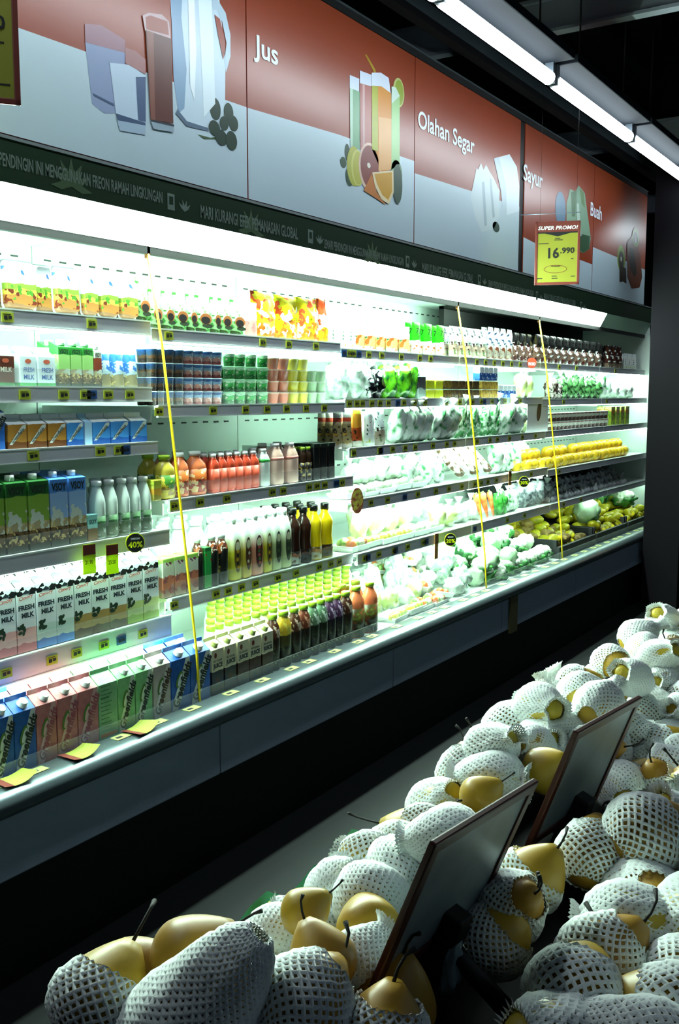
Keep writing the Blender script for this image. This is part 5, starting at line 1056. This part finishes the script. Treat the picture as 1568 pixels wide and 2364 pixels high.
def path_over(t0, t1, tail0=0, tail1=0, fl=.018, step=.0043):
    P_ = []; n = int(tail0/step)
    for i in range(n, 0, -1):
        u = i/n; r0 = pear_r(t0); P_.append((r0+(fl-r0)*min(1, u*1.4) if u < .7 else fl*(1+.3*(u-.7)), PL*t0-tail0*u))
    # equal steps along the fruit surface
    pts = [(pear_r(t0+(t1-t0)*i/200), PL*(t0+(t1-t0)*i/200)) for i in range(201)]; acc = 0; P_.append(pts[0])
    for a, b in zip(pts, pts[1:]):
        acc += math.hypot(b[0]-a[0], b[1]-a[1])
        if acc >= step: P_.append(b); acc = 0
    n = int(tail1/step)
    for i in range(1, n+1):
        u = i/n; r1 = pear_r(t1); P_.append((r1+(fl-r1)*min(1, u*1.3) if u < .75 else fl*(1+.35*(u-.75)), PL*t1+tail1*u))
    return P_
PEARS = []
specs = [  # (t0, t1, tail0, tail1, flare, N, hole, skin, stem)
 (.03, .74, .0, .0, .02, 27, .44, 0, 1), (.04, .97, .0, .016, .014, 28, .30, 1, 0), (.03, .62, .012, .0, .02, 25, .46, 0, 1), (.03, .95, .008, .008, .024, 30, .24, 1, 0),
 (.05, .86, .014, .0, .018, 26, .38, 2, 1), (.02, .98, .0, .024, .013, 28, .24, 0, 0), (.03, .82, .0, .0, .02, 24, .50, 2, 1), (.03, .93, .012, .010, .026, 32, .18, 1, 0)]
FR = [(fruit_mesh(SKIN[i % 3], i), stem_mesh(i+3)) for i in range(4)]
for i, (t0, t1, a, b, fl, N, ho, sk, st) in enumerate(specs):
    p = Proto('wrapped_pear', 'pear'); p.part('fruit', fruit_mesh(SKIN[sk], i))
    if st: p.part('stem', stem_mesh(i+20))
    p.part('foam_net', net_mesh(path_over(t0, t1, a, b, fl), N, ho, i*1.7, fold=.07)); PEARS.append(p)
BARE = Proto('pear', 'pear'); BARE.part('fruit', FR[0][0]); BARE.part('stem', FR[0][1]); BARE2 = Proto('pear', 'pear'); BARE2.part('fruit', fruit_mesh(SKIN[2], 9)); BARE2.part('stem', stem_mesh(41))
desc = {0: 'pear half covered by white foam net', 1: 'pear fully wrapped in white foam net', 2: 'pear with bare top and foam net skirt', 3: 'pear in dense white foam net',
        4: 'brownish pear in netted sleeve', 5: 'pear in dense net with a long tuft', 6: 'brownish pear in wide-meshed net', 7: 'pear hidden in very dense foam net'}
def put_pear(p, X, Y, Z, label, rot, sc=1, group=None):
    """Z is the height of the fruit's middle"""
    from mathutils import Euler
    off = Euler(rot).to_matrix() @ Vector((0, 0, PL*.45*(sc[2] if isinstance(sc, tuple) else sc))); return place(p, (X-off.x, Y-off.y, Z-off.z), 0, label, group, sc=sc, rot=rot)
def elong(R, a, b):
    k = R.uniform(a, b); return (k, k*R.uniform(.88, .98), k*R.uniform(1.02, 1.22))
R = random.Random(11); taken = []
# pears that the photo shows one by one: (px, py, height, kind, rotation, scale, label)
kp = [(.050, -.030), (.049, -.01), (.047, .02), (.041, .05), (.033, .078), (.023, .100), (.011, .112), (.004, .114)]; path = []
for a, b in zip(kp, kp[1:]):
    n = max(1, round(math.dist(a, b)/.0043)); path += [(a[0]+(b[0]-a[0])*i/n, a[1]+(b[1]-a[1])*i/n) for i in range(n)]
path.append(kp[-1]); CONE = Proto('wrapped_pear', 'pear'); CONE.part('fruit', fruit_mesh(SKIN[2], 12)); CONE.part('foam_net', net_mesh(path, 34, .26, 5.5, fold=.03))
HERO = [
 (238, 2305, .905, PEARS[0], (.25, .75, .3), 1.10, 'foam netted pear with a bare brown top at the near left corner'),
 (322, 2262, .900, BARE2, (.9, .9, .2), .98, 'bare brown pear just behind the near left corner pear'),
 (448, 2215, .925, BARE2, (.3, 1.2, .0), 1.02, 'bare brown pear left of the large cone shaped net'),
 (478, 2310, .925, CONE, (.50, .48, 0), 1.05, 'large cone shaped dense net in the front of the pile'),
 (700, 2315, .905, PEARS[4], (1.1, .3, 1.2), 1.10, 'netted brownish pear with curved stem right of the cone shaped net'),
 (742, 2215, .915, BARE2, (-.5, .35, .4), .82, 'bare yellow pear with a long dark stem'),
 (850, 2140, .895, BARE, (1.2, .2, 2.2), .86, 'bare yellow pear left of the near sign board'),
 (845, 2225, .885, PEARS[7], (.9, -.3, 1.5), .92, 'densely netted pear at the left edge of the near board'),
 (905, 2310, .862, BARE2, (.2, .1, .1), 1.08, 'bare brown pear under the near sign board'),
 (885, 2400, .870, PEARS[6], (.15, .3, .4), 1.08, 'wide meshed netted pear at the bottom edge below the near board'),
 (705, 2105, .93, BARE, (.9, .6, .5), .62, 'small bare yellow pear near the edge with a short stem'),
 (1262, 1778, .92, BARE, (.8, -.4, .2), .85, 'bare yellow pear between the two sign boards'),
 (1110, 1838, .92, BARE, (1.0, .3, .6), .70, 'bare yellow pear left of the near board top corner'),
 (1030, 1912, .915, BARE2, (1.1, .3, 1.6), .72, 'bare brownish pear at the upper left edge of the near board'),
 (1490, 1925, .92, PEARS[6], (.9, .9, .3), 1.2, 'large netted pear with a bare brown patch right of the far post'),
 (1365, 1970, .89, PEARS[6], (.5, .7, .8), 1.05, 'netted brownish pear just right of the far sign post'),
 (1180, 2090, .885, PEARS[4], (.6, -.7, .4), .95, 'netted brownish pear between the two sign posts'),
 (1145, 2165, .86, PEARS[0], (.5, -.6, 1.4), .98, 'netted pear right of the near sign post'),
 (1232, 2025, .885, PEARS[2], (.6, -.3, 1.0), .95, 'netted pear left of the far sign post'),
]
for px, py, z, p, rot, sc, lb in HERO:
    q = on_z(px, py, z); put_pear(p, q.x, q.y, z, lb, rot, sc); taken.append((q.x, q.y))
WHO = ['aisle edge row', 'second row', 'third row', 'fourth row', 'inner row']
CNTP = {}
for c, Y in enumerate((.600, .536, .472, .410, .355)):
    n = 28
    for i in range(n):
        X = .60+.0675*i+(.034 if c % 2 else 0)+R.uniform(-.008, .008); y = Y+R.uniform(-.010, .010)
        if X > 2.42 or (c == 4 and X < 1.46) or (Y < .49 and (.70 < X < 1.03 or 1.12 < X < 1.43)) or (c == 3 and X < 1.03): continue
        if any(math.hypot(X-a, y-b) < .053 for a, b in taken): continue
        hump = .022*math.sin(X*5.3+c)+R.uniform(-.012, .012); z = .888+hump+(.012 if c in (1, 2) else -.005)-(.012 if c > 2 else 0)
        k = R.choices(range(8), (2, 3, 2, 3, 2, 2, 1, 3))[0]; p = PEARS[k]
        key = (k, c); CNTP[key] = m_ = CNTP.get(key, -1)+1
        put_pear(p, X, y, z, '%s, %s such from near end, %s' % (desc[k], ORD[m_], WHO[c]), (R.uniform(.5, 1.7), R.uniform(-.5, .5), R.uniform(0, 6.28)), elong(R, .90, 1.02), 'pears in the aisle-side bin')
# upper pears lying in the hollows
for i in range(24):
    X = .92+.062*i+R.uniform(-.01, .01); y = (.56, .485, .53)[i % 3]
    if X > 2.35 or R.random() < .35 or any(math.hypot(X-a, y-b) < .07 for a, b in taken): continue
    k = R.choice((1, 3, 5, 7, 0)); key = (k, 'u'); CNTP[key] = m_ = CNTP.get(key, -1)+1
    put_pear(PEARS[k], X, y, .942+R.uniform(-.008, .012), '%s lying on top, %s such from near end' % (desc[k], ORD[m_]), (R.uniform(.9, 1.9), R.uniform(-.5, .5), R.uniform(0, 6.28)), elong(R, .86, .98), 'pears lying on top of the aisle-side bin')
# the nearer bin in the shade
for c, Y in enumerate((.285, .21, .135, .06)):
    for i in range(11):
        X = .80+.08*i+(.04 if c % 2 else 0)+R.uniform(-.01, .01)-(0, .02, .05, .08)[c]; y = Y+R.uniform(-.01, .01)
        k = R.choices((0, 1, 3, 4, 7, 6), (2, 2, 3, 1, 3, 1))[0]; key = (k, 'b', c); CNTP[key] = m_ = CNTP.get(key, -1)+1
        put_pear(PEARS[k], X, y, .872+R.uniform(-.012, .02)-(0, .0, .02, .045)[c], '%s, %s such in shaded bin %s' % (desc[k], ORD[m_], ('edge row', 'second row', 'third row', 'last row')[c]), (R.uniform(.6, 1.6), R.uniform(-.5, .5), R.uniform(0, 6.28)), elong(R, 1.08, 1.25), 'pears in the shaded bin')

# sign holders standing in the gap between the bins
FRB = mat('sign_frame_dark_red', '#41190f', .45); SHEET = mottled('clear_worn_sheet', '#7f8a8e', '#6f7c82', 14, .35, bump=.05)
def holder(c, yaw, tilt, roll, w, h, clipx, label):
    t = link('sign_holder', None, None, (c[0]+clipx, .352, .785)); inv = -Vector(t.location)
    T = Matrix.Translation(inv) @ Matrix.Translation(c) @ Matrix.Rotation(yaw, 4, 'Z') @ Matrix.Rotation(tilt, 4, 'X') @ Matrix.Rotation(roll, 4, 'Y'); b = .0135
    mb = MB().box(-w/2, w/2, -.004, .004, -h/2, -h/2+b, FRB, bev=.002, mx=T).box(-w/2, w/2, -.004, .004, h/2-b, h/2, FRB, bev=.002, mx=T).box(-w/2, -w/2+b, -.004, .004, -h/2+b*.5, h/2-b*.5, FRB, bev=.002, mx=T).box(w/2-b, w/2, -.004, .004, -h/2+b*.5, h/2-b*.5, FRB, bev=.002, mx=T)
    mb.build('board_frame', t); MB().box(-w/2+b*.8, w/2-b*.8, -.0015, .0015, -h/2+b*.8, h/2-b*.8, SHEET, mx=T).build('sheet', t)
    j = T @ Vector((clipx, -.008, -h/2+.012))
    MB().box(clipx-.026, clipx+.026, -.020, .012, -h/2-.022, -h/2+.020, BLACK, bev=.004, mx=T).box(clipx-.022, clipx+.006, -.024, .008, -h/2+.014, -h/2+.046, BLACK, bev=.004, mx=T).box(clipx-.015, clipx+.019, -.020, .008, -h/2-.055, -h/2-.020, BLACK, bev=.004, mx=T).build('clip', t)
    MB().tube([(0, 0, 0), (0, 0, .03), (j.x*.7, j.y*.8, j.z*.75), (j.x, j.y, j.z-.01)], [.013, .011, .010, .012], BLACK, 10).build('post', t)
    MB().box(-.03, .03, -.025, .02, 0, .012, BLACK, bev=.003).build('foot', t)
    return tag(t, label, 'sign holder', 'blank sign holders among the pears')
holder(Vector((.874, .413, .962)), -.08, .368, .055, .219, .174, .020, 'nearer of two blank framed sign boards on black posts among the pears')
holder(Vector((1.283, .418, .943)), -.111, .353, .027, .212, .18, .022, 'farther of two blank framed sign boards on black posts among the pears')
q = on_z(1040, 2225, .86); o = MB().blob((0, 0, 0), (.014, .012, .036), film('crumpled_clear', '#9ab0b8', .6), .3, 2.5, 3).build('plastic_scrap'); o.location = (q.x, q.y, .865)
tag(o, 'crumpled clear plastic scrap hanging beside the near sign post', 'plastic scrap')

for o in bpy.data.objects:      # quick label length audit
    if 'label' in o and not o.parent and len(re.findall(r'[A-Za-z0-9]+', o['label'])) > 16: print('LONG', o.name, o['label'])
